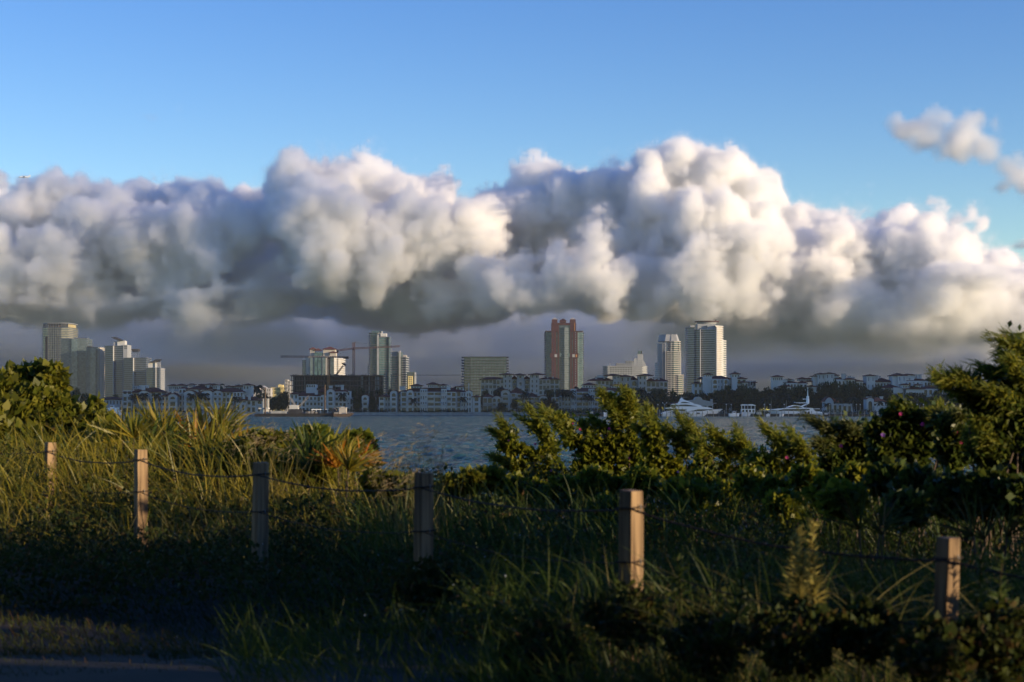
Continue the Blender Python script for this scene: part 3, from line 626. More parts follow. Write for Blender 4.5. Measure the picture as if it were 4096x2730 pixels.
def residence(label, ox, oy, D, mods, m='white', cat='building', name='villa_block', zg=1.9, center=None):
    gx=lambda c:PX(ox+c/SC,D); gz=lambda c:PZ(oy+c/SC,D)
    xs=[q[1] for q in mods]+[q[2] for q in mods]
    t=thing(name,label,cat,(gx(center or (min(xs)+max(xs))/2),D,zg)); rnd=random.Random(len(label)); rf=t
    mods=[q for q in mods if q[0]!='c']+[q for q in mods if q[0]=='c']
    for q in mods:
        k=q[0]; x0,x1=gx(q[1]),gx(q[2])
        if k=='w':   # wall: x0,x1,ytop,ybot|None,dy,cols,rows,[fx,arch]
            z1=gz(q[3]); z0=zg if q[4] is None else gz(q[4]); a=q[8] if len(q)>8 else False; fx=q[7] if len(q)>7 else .66; fx=min(.86,fx*1.12) if fx>.3 else fx
            facade(t,x0,x1,z0,z1,D+q[5],14,max(1,q[6][0]),max(1,q[6][1]),m=(q[9] if len(q)>9 else m),fx=fx,arch=a,rnd=rnd,balc=.65 if fx>.45 else .1,fz=.72 if fx>.5 else .52,sill=.12 if fx>.5 else .26)
        elif k=='b': # blank wall: x0,x1,ytop,ybot,dy,dep
            MB().box(x0,x1,D+q[5],D+q[5]+(q[6] if len(q)>6 else 8),zg if q[4] is None else gz(q[4]),gz(q[3])).build('wall',m,t)
        elif k=='r': # hip roof: x0,x1,yeave,yridge,dy,dep
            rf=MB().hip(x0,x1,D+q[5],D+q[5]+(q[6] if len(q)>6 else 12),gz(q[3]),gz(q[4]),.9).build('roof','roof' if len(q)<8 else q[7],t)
        elif k=='g': # gabled bay with arched top opening: x0,x1,yshoulder,yapex,dy,narch,rows
            zs=gz(q[3]); za=gz(q[4]); y=D+q[5]
            facade(t,x0,x1,zg,zs,y,10,q[6],q[7],m=m,fx=.6 if q[6]>1 else .54,arch=True,rnd=rnd,fz=.72,balc=.7)
            n=8; prof=[(x0+(x1-x0)*i/n, zs+.003+(za-zs)*math.sin(math.pi*i/n)**.8) for i in range(n+1)]
            MB().side(prof,y,y+10).build('gable',m,t)
            pr=[(x0-.5+(x1-x0+1)*i/n, zs+(za-zs)*math.sin(math.pi*i/n)**.8+.04) for i in range(n+1)]
            MB().side(pr+[(x,z+.45) for x,z in pr[::-1]],y-.4,y+10.2).build('roof','roof',t)
        elif k=='t': # tower with little arched windows: x0,x1,yeave,yroof,ybot,dy,cols
            y=D+q[6]; zb=gz(q[5]); zt=gz(q[3]); n=q[7]
            if n:
                zm=max(zb,zt-3.4)
                if zm>zb+.05: MB().box(x0,x1,y,y+9,zb,zm-.003).build('wall',m,t)
                facade(t,x0,x1,zm,zt-.35,y,9,n,1,m=m,fx=.5,arch=True,rnd=rnd,balc=0,rec=.8)
            else: MB().box(x0,x1,y,y+9,zb,zt-.35).build('wall',m,t)
            MB().hip(x0,x1,y,y+9,zt,gz(q[4]),1.0).build('roof','roof',t)
        elif k=='c': # chimney
            z1=gz(q[3]); z0=gz(q[4]); y=D+q[5]; MB().box(x0,x1,y,y+2.2,z0,z1-.5).box(x0-.25,x1+.25,y-.25,y+2.45,z1-.497,z1).build('chimney',m,rf)
    return t
R=residence; N=None
R('low white house with long red roof behind the small moored boats',0,1240,1245,[('w',1335,1642,1204,N,0,(7,2),.35),('r',1330,1645,1202,1168,0)],name='low_house')
R('leftmost white waterside residence with pergola box on its roof',0,1240,1216,[
 ('w',1640,1762,1085,N,2,(2,4)),('w',1762,1872,1112,N,6,(2,3)),('g',1872,1998,1112,1088,0,1,4),('w',1998,2162,1105,N,6,(2,4),.5),
 ('r',1650,1770,1106,1080,2.5),('r',1762,2172,1104,1040,5,14),('w',1742,1806,1024,1058,8,(3,1),.5),('c',1850,1880,1014,1070,6),('c',1888,1930,1015,1085,4),('c',1930,1962,1008,1050,8)])
R('white waterside residence with twin small hip roofed towers behind it and a round arched bay',600,1240,1214,[
 ('w',140,242,1162,N,3,(2,3),.4),('g',242,366,1158,1132,0,1,3),('w',366,456,1060,N,6,(2,4),.5),('r',145,385,1160,1100,3),('r',362,470,1062,1030,7),('c',272,298,1062,1128,4),
 ('t',172,272,1010,990,1090,22,4),('t',275,404,1008,986,1090,20,4)])
R('long white waterside residence with three gabled arched bays and small cupolas on a red roof',600,1240,1214,[
 ('g',456,598,1112,1086,0,1,4),('w',598,692,1132,N,5,(2,3),.45),('g',692,842,1110,1084,0,1,4),('g',846,962,1108,1086,1,2,4),('w',962,1110,1104,N,4,(3,4),.6),('w',1110,1246,1106,1168,3,(3,1),.5),('w',1112,1244,1168,N,8,(3,3),.5),
 ('r',590,700,1130,1096,4),('r',850,1252,1102,1046,4,16),('b',468,622,1062,1112,8,8),('r',478,850,1062,1008,8,16),
 ('t',476,528,996,984,1030,14,3),('t',608,660,1000,990,1020,16,2),('t',700,815,996,984,1030,12,4),('t',826,884,1006,996,1062,6,2),('c',888,920,1018,1072,4),('t',975,1058,1024,1014,1048,14,3),('c',745,775,1012,1046,5)])
R('white stair tower with hip roof and sloping buttress beside the lower red roofed block',600,1240,1222,[('t',1252,1368,1010,990,1150,0,3),('b',1330,1372,1040,1175,-1,6),('t',1106,1212,1024,1004,1100,8,3),('b',1108,1166,996,1002,10,4)],name='stair_tower')
R('low white waterside block with two chimneys on a dark red roof, beside the dark trees',600,1240,1212,[
 ('w',1160,1290,1246,N,-2,(2,1),.4),('w',1232,1420,1216,N,1,(3,2),.6),('g',1420,1516,1212,1196,2,1,2),('r',1170,1500,1214,1168,1),('c',1244,1274,1144,1200,0),('c',1320,1352,1142,1212,-1)])
R('pale greenish apartment block with rows of windows beyond the stair tower',600,1240,1700,[('w',1368,1462,1038,N,0,(4,6),.4)],m='grey',name='apartment_block')
R('grey green building with shallow pointed roof beyond the dark trees',600,1240,1720,[('w',1488,1622,1054,N,0,(5,6),.35),('r',1488,1560,1052,1018,0,10,'grey')],m='grey',name='apartment_block')
R('sunlit yellow apartment block with square roof tower left of the construction frame',600,1240,1800,[('w',1622,1760,1046,N,0,(7,6),.5),('w',1760,1842,1036,N,-3,(4,6),.45),('b',1716,1780,1008,1048,3),('b',1724,1752,1003,1009,5,3)],m='yellow',name='apartment_block')
R('narrow blue grey apartment tower at the left end of the construction frame',600,1240,1750,[('w',1812,1850,938,N,0,(3,9),.6),('w',1850,1886,954,N,2,(2,9),.5)],m='grey',name='apartment_block')
R('white waterside residence with arched gables behind the barge crane, a four arch tower above',1100,1240,1212,[
 ('w',196,302,1130,N,3,(2,3),.4),('w',300,604,1162,N,4,(6,3),.55),('g',604,692,1164,1144,1,2,3),('g',694,796,1094,1064,0,1,4),('w',796,952,1100,N,4,(3,4),.6),('w',952,1004,1094,N,5,(1,4),.4),
 ('r',196,306,1130,1106,3),('r',250,612,1160,1098,5,12),('r',790,960,1100,1030,5,14),('r',538,704,1100,1040,9,12),('w',402,524,1002,1044,9,(4,1),.6,True),('b',398,526,1044,1130,8.5),
 ('c',720,764,1020,1064,3),('c',880,916,1010,1078,3),('c',528,566,1082,1140,3),('w',788,870,1008,1030,12,(4,1),.5)])
R('small white gabled bay peeping out between trees beside the arched gable residence',1100,1240,1216,[('g',1165,1256,1168,1144,0,1,3),('w',952,1040,1180,N,2,(2,2),.6)],name='gabled_house')
R('white arched corner wing with curved parapet right of the tree gap',1100,1240,1214,[('w',1396,1470,1166,N,1,(1,3),.6),('w',1470,1546,1166,N,4,(2,3),.4),('r',1398,1560,1164,1132,1),('g',1548,1644,1112,1084,0,1,4),('w',1644,1690,1120,N,6,(1,4),.4),('r',1640,1700,1120,1090,7)])
R('long four storey white waterside residence with cupolas and two slim bay turrets',1100,1240,1210,[
 ('w',1688,1772,1102,N,1,(1,4),.62),('g',1772,1862,1104,1076,0,1,4),('w',1862,1950,1102,N,3,(2,4),.6),('w',1950,2044,1064,N,0,(3,4),.42),('w',2044,2232,1102,N,2.5,(2,4),.78),('w',2232,2306,1062,N,0,(3,4),.42),
 ('w',2306,2434,1104,N,2,(2,4),.66),('w',2434,2500,1098,N,4,(1,4),.5),('w',2500,2560,1106,N,1.5,(2,4),.4),('g',2560,2652,1108,1086,0,1,4),
 ('r',1688,2560,1100,1046,4,18),('t',1818,1966,1016,990,1052,8,4),('t',2044,2186,998,968,1044,8,5),('t',2192,2312,1010,990,1044,9,3),('c',1672,1746,1026,1078,2),('c',2306,2356,1016,1080,1),('t',2430,2530,1028,1018,1080,9,2),
 ('w',1862,1950,1300,1312,-1,(1,1),.2)])
R('tiny white two storey annexe with square windows at the right end of the long residence',1700,1240,1210,[('w',642,742,1168,N,0,(1,3),.45),('r',638,744,1168,1148,0,8)],name='annexe')
R('grey shaded residence with a big round arched window, behind lawn bushes',1700,1240,1216,[
 ('w',776,902,1174,N,2,(2,2),.7),('g',902,1024,1188,1160,0,2,3),('g',1020,1142,1104,1074,2,1,4),('w',1142,1236,1118,N,4,(1,4),.4),('w',1236,1332,1130,N,3,(1,4),.66),('w',1332,1536,1172,N,4,(3,3),.7),('g',1536,1644,1182,1156,0,2,3),
 ('r',790,910,1172,1120,3),('r',1140,1330,1116,1038,6,16),('r',1330,1540,1170,1110,6),('c',1254,1280,1002,1050,7),('c',1312,1336,1046,1100,6),('c',1512,1540,1084,1160,2),('c',1576,1602,1086,1160,3),('c',866,886,1084,1140,3),('b',1336,1420,1096,1140,10)],m='cream')
R('larger white complex behind with three wide eaved towers, left of the coral tower',1700,1240,1420,[
 ('w',752,960,930,N,4,(4,6),.7),('w',958,1062,936,N,2,(2,6),.6),('w',1052,1168,866,N,0,(2,8),.3),('w',1168,1244,934,N,6,(1,6),.5,True),('w',1236,1332,872,N,3,(1,6),.3,False,'grey'),('w',1330,1416,930,N,6,(1,6),.5,True),('w',1412,1532,868,N,0,(2,8),.3),('w',1532,1680,936,N,2,(3,6),.65),('w',1680,1806,930,N,4,(2,6),.65),
 ('r',745,1062,930,902,3),('r',1010,1178,866,848,-1,16),('r',1196,1350,872,852,2,16),('r',1396,1612,868,846,-1,16),('r',1160,1246,930,880,8),('r',1320,1416,930,884,8),('r',1530,1812,930,902,3),
 ('c',1640,1660,898,922,3),('c',1712,1730,898,922,3)],m='cream')
R('white waterside residence with palms in front, beside the yacht basin',1700,1240,1212,[
 ('w',1706,1800,1178,N,2,(2,3),.66),('w',1800,1880,1158,N,4,(2,3),.5),('w',1880,1966,1112,N,3,(2,4),.6),('w',1966,2036,1062,N,0,(3,4),.42),('w',2036,2204,1102,N,2.5,(2,4),.76),('w',2204,2278,1062,N,0,(3,4),.42),('w',2278,2412,1102,N,2,(3,4),.66),
 ('g',2412,2546,1106,1078,0,1,4),('w',2546,2716,1104,N,3,(3,4),.6),('r',1970,2720,1100,1046,4,18),('c',2322,2372,1022,1084,1),('c',2624,2676,1034,1080,2),('t',2132,2316,1004,974,1046,14,5),('t',2526,2650,1008,990,1046,14,4)])
R('pale complex with wide eaved towers in front of the white stepped building',2300,1240,1400,[
 ('w',186,300,1000,N,5,(2,5),.5),('w',300,516,950,N,3,(4,6),.6),('w',516,602,880,N,0,(2,7),.32),('w',602,756,896,N,4,(2,6),.25),('w',756,852,944,N,5,(1,5),.55,True),('w',852,964,880,N,0,(2,7),.32),('w',964,1090,956,N,3,(2,5),.62),('w',1090,1254,962,N,5,(3,5),.62),
 ('r',186,516,948,910,2),('r',404,622,880,858,-1,16),('r',602,760,892,868,3,14),('r',740,852,942,888,8),('r',846,1044,880,858,-1,16),('r',964,1090,954,918,2),('r',1060,1250,956,910,6),
 ('c',272,300,896,930,4),('c',386,410,902,930,4),('c',1056,1080,904,932,3),('c',1124,1146,900,940,5),('b',330,420,868,940,30)],m='cream')
R('white villa complex with a domed cap tower, in front of the disc roofed tower',2300,1240,1330,[
 ('w',1606,1722,988,N,5,(2,5),.5),('b',1722,1846,900,N,2,10),('w',1846,1920,930,N,0,(1,6),.6,True),('w',1920,1998,930,N,2,(2,6),.3),('w',1998,2062,930,N,0,(1,6),.6,True),('b',2062,2110,930,N,3),('b',2108,2180,905,N,-1,10),('w',2180,2312,926,N,3,(2,5),.5),('w',2240,2330,976,N,0,(2,4),.6),('w',2330,2446,952,N,6,(3,5),.6),
 ('t',1756,1842,866,846,900,2,3),('t',2108,2218,860,834,910,1,3),('c',2150,2172,820,836,4),('r',1676,1738,926,900,5),('r',1606,1716,986,964,5),('r',1790,2112,928,884,3,14),('r',2166,2314,924,898,3),('r',2186,2334,974,956,0),('r',2400,2446,974,960,3)])
R('white hillside villa with octagonal arcaded lookout tower, nearest the disc roofed tower',2900,1240,1270,[
 ('t',642,776,896,876,1090,0,5),('b',776,850,934,1040,4),('w',760,1010,986,N,2,(6,4),.5),('r',750,1012,984,950,3,14),('t',862,910,930,922,950,8,3),('b',910,960,930,960,9),('w',728,880,1030,N,-2,(3,3),.5),('r',728,890,1028,1004,-2),('w',1095,1268,1032,N,-3,(3,3),.4),('r',1100,1272,1030,1008,-3),
 ('w',1010,1110,990,N,1,(2,4),.5),('r',1000,1110,984,952,2),('t',1018,1126,922,902,952,8,5),('t',1128,1194,922,908,952,9,3),('r',1108,1212,960,950,2)])
R('tall blank walled white villa with clustered chimneys on the tree covered rise',2900,1240,1265,[
 ('b',1198,1250,890,N,3),('w',1250,1346,862,N,0,(2,6),.22),('w',1346,1466,856,N,-1,(2,6),.18),('r',1196,1252,890,878,3),('r',1246,1350,862,846,0),('r',1344,1468,856,840,-1),('b',1466,1542,900,1000,3),('w',1466,1620,936,N,0,(3,4),.4),('r',1464,1620,934,896,1),
 ('t',1484,1540,878,862,930,4,2),('c',1572,1618,858,930,0),('c',1640,1650,872,910,5),('c',1664,1700,886,920,2),('b',1700,1762,900,930,5),('w',1620,1740,936,N,-1,(3,4),.55),('w',1740,1852,960,N,1,(3,3),.6),('r',1612,1744,934,908,-1),('r',1738,1856,958,938,1)])
R('white villa with square blank tower and a long red tiled roof with oval dormer',2900,1240,1265,[
 ('w',1902,2016,886,N,-1,(2,5),.18),('r',1900,2018,884,866,-1),('b',2024,2072,890,N,4),('c',2026,2070,880,910,3),('c',2090,2108,888,920,4),('w',2010,2262,968,N,2,(6,3),.55),('r',2006,2262,966,912,2,14),('b',2262,2300,880,N,1),('b',1850,1906,1000,N,3),('r',1846,1906,1000,984,3)])
R('big white villa with blank stepped walls and a row of chimneys',3396,1340,1262,[
 ('b',582,650,548,N,0,12),('w',650,766,544,N,-1,(2,5),.15),('r',580,770,546,512,-.5,14),('b',766,836,536,N,2),('r',764,840,534,520,2),('t',838,878,538,524,600,3,0),('c',880,914,532,590,4),('c',924,954,530,590,3),('c',962,990,532,590,3),('w',756,880,566,620,1,(1,1),.1),('w',738,1060,620,N,0,(6,3),.45),('r',736,1064,618,570,1,14),('w',1050,1150,620,N,2,(2,3),.5),('r',1046,1152,622,582,2)])
R('low white villa with open arcade terrace under dark red roofs amid the trees',3396,1340,1230,[
 ('w',470,700,712,N,4,(4,2),.4),('r',464,700,710,662,4),('w',604,730,708,N,1,(8,1),.4),('t',716,800,668,654,720,-2,4),('c',712,730,640,670,3),('w',766,1006,728,N,0,(7,1),.75),('r',756,1008,726,686,0),('c',862,886,652,690,2),('t',892,966,672,658,700,-1,2),('c',984,1000,646,690,3)])
R('white villa with a round arched loggia half hidden behind the vine covered shrub',3396,1340,1240,[
 ('w',1006,1212,726,N,2,(3,3),.5),('g',1212,1264,720,700,0,1,3),('w',1264,1500,730,N,2,(5,3),.6),('r',1002,1500,724,668,3,14),('t',1336,1486,608,588,700,6,0),('c',1148,1182,642,680,5),('b',1520,1600,810,N,-4)])
R('square white hip roofed tower beyond the right shrubs, joined to a sloping roof',3396,1340,1262,[
 ('t',1676,1830,604,582,700,0,2),('b',1830,1874,654,700,3),('w',1780,2150,744,N,2,(6,2),.5),('r',1776,2154,742,690,3,12),('r',1790,2030,700,664,8,10),('c',1920,1952,618,700,3),('w',1676,1790,700,N,2,(2,3),.2)])
# small houses by the marina
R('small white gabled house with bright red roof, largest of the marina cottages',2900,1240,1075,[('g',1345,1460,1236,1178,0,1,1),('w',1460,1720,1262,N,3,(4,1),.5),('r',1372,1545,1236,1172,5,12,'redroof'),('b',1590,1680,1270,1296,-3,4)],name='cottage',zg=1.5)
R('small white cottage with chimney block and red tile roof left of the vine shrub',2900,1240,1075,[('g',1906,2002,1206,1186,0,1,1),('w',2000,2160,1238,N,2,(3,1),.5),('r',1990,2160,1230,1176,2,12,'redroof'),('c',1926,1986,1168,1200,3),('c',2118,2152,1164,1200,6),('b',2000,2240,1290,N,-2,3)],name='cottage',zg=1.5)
# clubhouse with curved gable
Dc=1080; t=thing('clubhouse','pale clubhouse with curved baroque gable behind the big white yacht','building',(PX(2795,Dc),Dc,1.5))
g=lambda a,b:(PX(2300+a/SC,Dc),PZ(1240+b/SC,Dc))
prof=[g(1500,1262),g(1500,1230),g(1560,1215),g(1612,1208),g(1628,1180),g(1652,1170),g(1676,1170),g(1698,1182),g(1716,1208),g(1770,1222),g(1828,1232),g(1828,1262)]
MB().side(prof,Dc,Dc+12).build('gable','cream',t); x0,_=g(1480,0); x1,_=g(1856,0)
facade(t,x0,x1,1.5,g(0,1262)[1],Dc,12,5,1,m='cream',fx=.72,balc=0); MB().box(g(1828,0)[0],g(1856,0)[0],Dc+1,Dc+4,g(0,1262)[1],g(0,1200)[1]).build('chimney','cream',t)
MB().box(g(1856,0)[0],g(1900,0)[0],Dc-1,Dc+8,g(0,1262)[1],g(0,1252)[1]).build('eave','cream',t); MB().hip(g(1285,0)[0],g(1480,0)[0],Dc+2,Dc+12,g(0,1262)[1],g(0,1235)[1]).build('roof','roof',t)
MB().box(g(1300,0)[0],g(1478,0)[0],Dc+3,Dc+11,1.5,g(0,1266)[1]).build('wall','grey',t)
for (a,b,y0,y1,l) in ((2085-500,0,0,0,''),):
    pass
Dt=1100; t=thing('teal_shed','low teal roofed marina shed half behind the pink flowered shrub','shed',(PX(3740,Dt),Dt,1.5))
h=lambda a,b:(PX(3396+a/SC,Dt),PZ(1340+b/SC,Dt))
facade(t,h(1085,0)[0],h(1330,0)[0],1.5,h(0,1024)[1],Dt,10,5,1,m='concrete',fx=.5,balc=0); MB().hip(h(1085,0)[0],h(1330,0)[0],Dt,Dt+10,h(0,1024)[1]+.36,h(0,1008)[1],.6).build('roof','teal',t)
t=thing('white_pavilion','small white pavilion with pergola roof half hidden by the right shrubs','shed',(PX(3855,Dt),Dt,1.5))
facade(t,h(1480,0)[0],h(1600,0)[0],1.5,h(0,1000)[1],Dt-3,8,3,1,m='white',fx=.6,balc=0); MB().hip(h(1475,0)[0],h(1602,0)[0],Dt-3,Dt+5,h(0,1000)[1]+.36,h(0,966)[1],.5).build('roof','concrete',t)
# ------------------------------------------------------------------ marina: pilings, lamps, boats
D=979
def r5(a,b,D=D): return (PX(2300+a/SC,D),PZ(1240+b/SC,D))
def r6(a,b,D=D): return (PX(2900+a/SC,D),PZ(1240+b/SC,D))
def r7(a,b,D=D): return (PX(3396+a/SC,D),PZ(1340+b/SC,D))
pil=[r5(a,0)[0] for a in (590,855,905,945,1003,1133,1177,1233,1282,1328,1380,1433,1480,1530,1587,1635,1713,1785,1860,1937,2010)]
pil+=[r6(a,0)[0] for a in (152,230,305,377,462,530,610,692,765,850,925,1010,1083,1163,1235,1317,1400,1478,1560,1640,1717,1797,1873,1957,2040)]+[r7(a,0)[0] for a in (290,375,760,950,1050,1110,1290,1340)]
rnd=random.Random(8); proto=None
for i,x in enumerate(pil):
    if proto is None:
        proto=thing('mooring_piling','slim pale wooden mooring piling standing in the water off the quay','piling',(x,D,0),'mooring pilings in a row off the quay')
        MB().tube((x,D,-1),(x,D,3.3),.2,.17,8).build('post','pile',proto); MB().tube((x,D,3.3),(x,D,3.55),.19,.03,8).build('cap','white',proto)
    else:
        copytree(proto,(x,D+rnd.uniform(-1,1),rnd.uniform(-.35,.3)))
lamp=None
for (x,D1,top) in [(r5(a,0)[0],985,b) for a,b in ((1125,1298),(1868,1300),(2052,1305),(2118,1298))]+[(r6(a,0)[0],984,b) for a,b in ((325,1305),(545,1303),(622,1300),(815,1306),(1112,1303),(1430,1303),(1483,1303),(1790,1303),(1842,1302),(2160,1308),(2195,1305))]+[(r7(a,0)[0],984,b+2) for a,b in ((758,1306),(945,1302),(1030,1306),(1278,1308),(1325,1308))]:
    if lamp is None:
        lamp=thing('quay_lamp','slim lamp post with a small pale globe head on the quay','street lamp',(x,D1,1.6),'lamp posts along the quay'); 
        MB().tube((x,D1,1.6),(x,D1,6.8),.14,.1,6).build('pole','concrete',lamp); MB().tube((x,D1,6.8),(x,D1,7.2),.28,.42,8).tube((x,D1,7.2),(x,D1,7.5),.42,.1,8).build('lamp_head','white',lamp)
    else: copytree(lamp,(x,D1,1.6))
Dm=1010; t=thing('lamp_mast','tall mast with two lamps side by side left of the big white yacht','street lamp',(r5(1205,0,Dm)[0],Dm,1.5)); x,z=r5(1205,1262,Dm)
MB().tube((x,Dm,1.5),(x,Dm,z),.2,.12).build('pole','concrete',t)
for s_ in (-1,1): MB().tube((x,Dm,z-.6),(x+s_*1.2,Dm,z+.3),.1).tube((x+s_*1.2,Dm,z+.3),(x+s_*1.2,Dm,z+.9),.35,.3).build('lamp_head','white',t)
for a,b,lab in ((r7(738,725,1120)[0],r7(738,720,1120)[1],'tall white flag pole standing before the low arcade villa'),(PX(1875,1200),PZ(1533,1200),'white pole chimney rising behind the long white residence')):
    DD=1120 if 'flag' in lab else 1200
    MBo=MB().tube((a,DD,1.8),(a,DD,b),.35 if DD==1200 else .22,.3 if DD==1200 else .12,8).build('flag_pole' if DD==1120 else 'white_pole','white'); tag(MBo,lab,'pole')
def hullmesh(g,prof,keel,D,beam,m,root,name='hull'):
    """prof: sheer line points (px coords), stern to bow; half breadth swells amidships"""
    n=len(prof); xs=[g(*p)[0] for p in prof]; zs=[g(*p)[1] for p in prof]; L0,L1=xs[0],xs[-1]; V=[];Fc=[]
    for i in range(n):
        s_=(xs[i]-L0)/(L1-L0); hb=beam/2*(1 if s_<.55 else max(.03,1-((s_-.55)/.45)**2.2)); kx=xs[i]+(keel[0]*(s_**3)); 
        V+=[(xs[i],D-hb,zs[i]),(xs[i]*.5+kx*.5,D-hb*.96,zs[i]*.5),(kx,D-hb*.8,-.3),(kx,D+hb*.8,-.3),(xs[i]*.5+kx*.5,D+hb*.96,zs[i]*.5),(xs[i],D+hb,zs[i])]
    for i in range(n-1):
        for k in range(5): a=i*6+k; Fc.append((a,a+1,a+7,a+6))
        Fc.append((i*6+5,i*6,i*6+6,i*6+11))
    Fc+=[(0,5,4,3,2,1),tuple((n-1)*6+k for k in range(6))]
    return MB().add(V,Fc).build(name,m,root)
def tier(root,g,prof,D,w,m,name): return MB().side([g(*p) for p in prof],D-w/2,D+w/2).build(name,m,root)
Dy=988
t=thing('motor_yacht','large white three deck motor yacht with swooping decks, moored stern at left','yacht',(r5(1560,0)[0],Dy,0))
G=lambda a,b:r5(a,b,Dy)
hl=hullmesh(G,[(1160,1392),(1200,1372),(1260,1360),(1330,1348),(1400,1362),(1500,1368),(1600,1366),(1700,1362),(1780,1350),(1860,1340),(1930,1337),(1990,1333)],(-6,),Dy,8.4,'boat',t)
for q in ((1482,1382,1530,1398),(1622,1383,1668,1399),(1700,1388,1712,1396),(1300,1380,1320,1392)):
    a=G(q[0],q[3]); b=G(q[2],q[1]); MB().box(a[0],b[0],Dy-4.32,Dy-4.0,a[1],b[1]).build('hull_window','dark',hl)
tier(t,G,[(1235,1362),(1240,1330),(1845,1330),(1830,1350),(1700,1366),(1600,1370),(1330,1350)],Dy,6.6,'win','saloon_glazing')
tier(t,G,[(1203,1322),(1290,1308),(1390,1298),(1600,1300),(1720,1302),(1800,1316),(1848,1331),(1845,1338),(1640,1338),(1600,1350),(1500,1368),(1470,1350),(1500,1340),(1330,1336),(1206,1328)],Dy,7.9,'boat','main_deck')
tier(t,G,[(1395,1300),(1405,1278),(1600,1282),(1660,1302)],Dy,5.6,'win','bridge_glazing')
tier(t,G,[(1283,1270),(1330,1264),(1400,1256),(1560,1256),(1640,1272),(1680,1284),(1700,1304),(1660,1303),(1600,1292),(1480,1272),(1395,1279),(1290,1278)],Dy,6.9,'boat','upper_deck')
tier(t,G,[(1400,1257),(1420,1240),(1500,1240),(1560,1257)],Dy,4.2,'win','flybridge_glazing')
fb=tier(t,G,[(1385,1256),(1405,1228),(1430,1222),(1500,1222),(1560,1246),(1600,1258),(1560,1258),(1480,1238),(1430,1240),(1410,1258)],Dy,5.2,'boat','flybridge')
tier(t,G,[(1400,1223),(1422,1188),(1440,1180),(1452,1205),(1500,1222)],Dy,2.2,'boat','radar_arch')
p=G(1429,1190); q=G(1429,1128); MB().tube((p[0],Dy,p[1]),(q[0],Dy,q[1]),.14,.06).build('mast','steel',fb)
p=G(1460,1178); MB().box(p[0]-2.2,p[0]+2.2,Dy-.3,Dy+.3,p[1],p[1]+.3).box(p[0]-.15,p[0]+.15,Dy-.15,Dy+.15,p[1]-2,p[1]).build('radar','steel',fb)
Dy=988
t=thing('motor_yacht','sleek low white motor yacht with radar mast on a raked arch, bow pointing left','yacht',(r6(930,0)[0],Dy,0))
G=lambda a,b:r6(a,b,Dy); MBp=[(1308,1410),(1260,1368),(1200,1366),(1160,1350),(1100,1352),(1000,1360),(900,1362),(800,1358),(700,1356),(600,1350),(560,1347)]
hullmesh(G,MBp,(5,),Dy,6.5,'boat',t)
tier(t,G,[(705,1360),(740,1340),(760,1330),(1165,1330),(1175,1362)],Dy,5.4,'win','saloon_glazing')
tier(t,G,[(1135,1395),(1120,1330),(1160,1330),(1215,1372),(1290,1372),(1310,1412),(1200,1405)],Dy,5.8,'boat','stern_quarter')
tier(t,G,[(600,1345),(680,1332),(800,1322),(1060,1316),(1170,1322),(1175,1332),(940,1334),(780,1336),(700,1352)],Dy,6.2,'boat','main_deck')
tier(t,G,[(835,1312),(870,1300),(920,1290),(990,1292),(1050,1312)],Dy,4.2,'win','bridge_glazing')
tier(t,G,[(825,1316),(860,1298),(920,1282),(990,1286),(1060,1314),(1040,1315),(985,1298),(920,1292),(860,1310)],Dy,4.8,'boat','flybridge')
tier(t,G,[(1005,1304),(1095,1262),(1125,1254),(1128,1262),(1030,1306)],Dy,3.4,'boat','radar_arch')
tier(t,G,[(930,1240),(935,1250),(1000,1258),(1095,1256),(1120,1262),(1122,1250),(1100,1246),(940,1246)],Dy,3.6,'boat','hardtop')
p=G(1112,1250); MB().tube((p[0],Dy,p[1]),(p[0],Dy,p[1]+4),1.0,.7,8).tube((p[0],Dy,p[1]+4),(p[0],Dy,p[1]+8.5),.3,.1).box(p[0]-3,p[0]-.6,Dy-.2,Dy+.2,p[1]+2,p[1]+2.4).build('radar_mast','boat',t)
tier(t,G,[(1150,1336),(1160,1330),(1265,1328),(1266,1336)],Dy,4.6,'boat','aft_awning')
for a in (1115,): 
    x=G(a,0)[0]; MB().box(x-.5,x+.5,Dy-3.2,Dy-2.9,G(0,1400)[1],G(0,1340)[1]).build('hull_stripe','dark',t)
t=thing('houseboat','boxy white two deck boat with flat canopy roof, between the two yachts','boat',(r6(307,0)[0],987,0)); Dy=987
hullmesh(lambda a,b:r6(a,b,Dy),[(212,1385),(260,1388),(330,1388),(402,1378)],(-1,),Dy,5,'boat',t)
facade(t,G(216,0)[0],G(398,0)[0],G(0,1384)[1],G(0,1334)[1],Dy-2.2,4.4,4,1,m='boat',fx=.6,balc=0,rec=.4)
tier(t,G,[(214,1276),(250,1270),(360,1270),(403,1282),(402,1290),(214,1288)],Dy,5,'boat','canopy')
mb=MB()
for a in (218,258,300,345,396):
    x=G(a,0)[0]; mb.box(x-.15,x+.15,Dy-2.2,Dy-1.9,G(0,1333)[1],G(0,1290)[1])
mb.build('canopy_post','boat',t); MB().box(G(222,0)[0],G(392,0)[0],Dy,Dy+1,G(0,1333)[1],G(0,1296)[1]).build('cabin','dark',t)
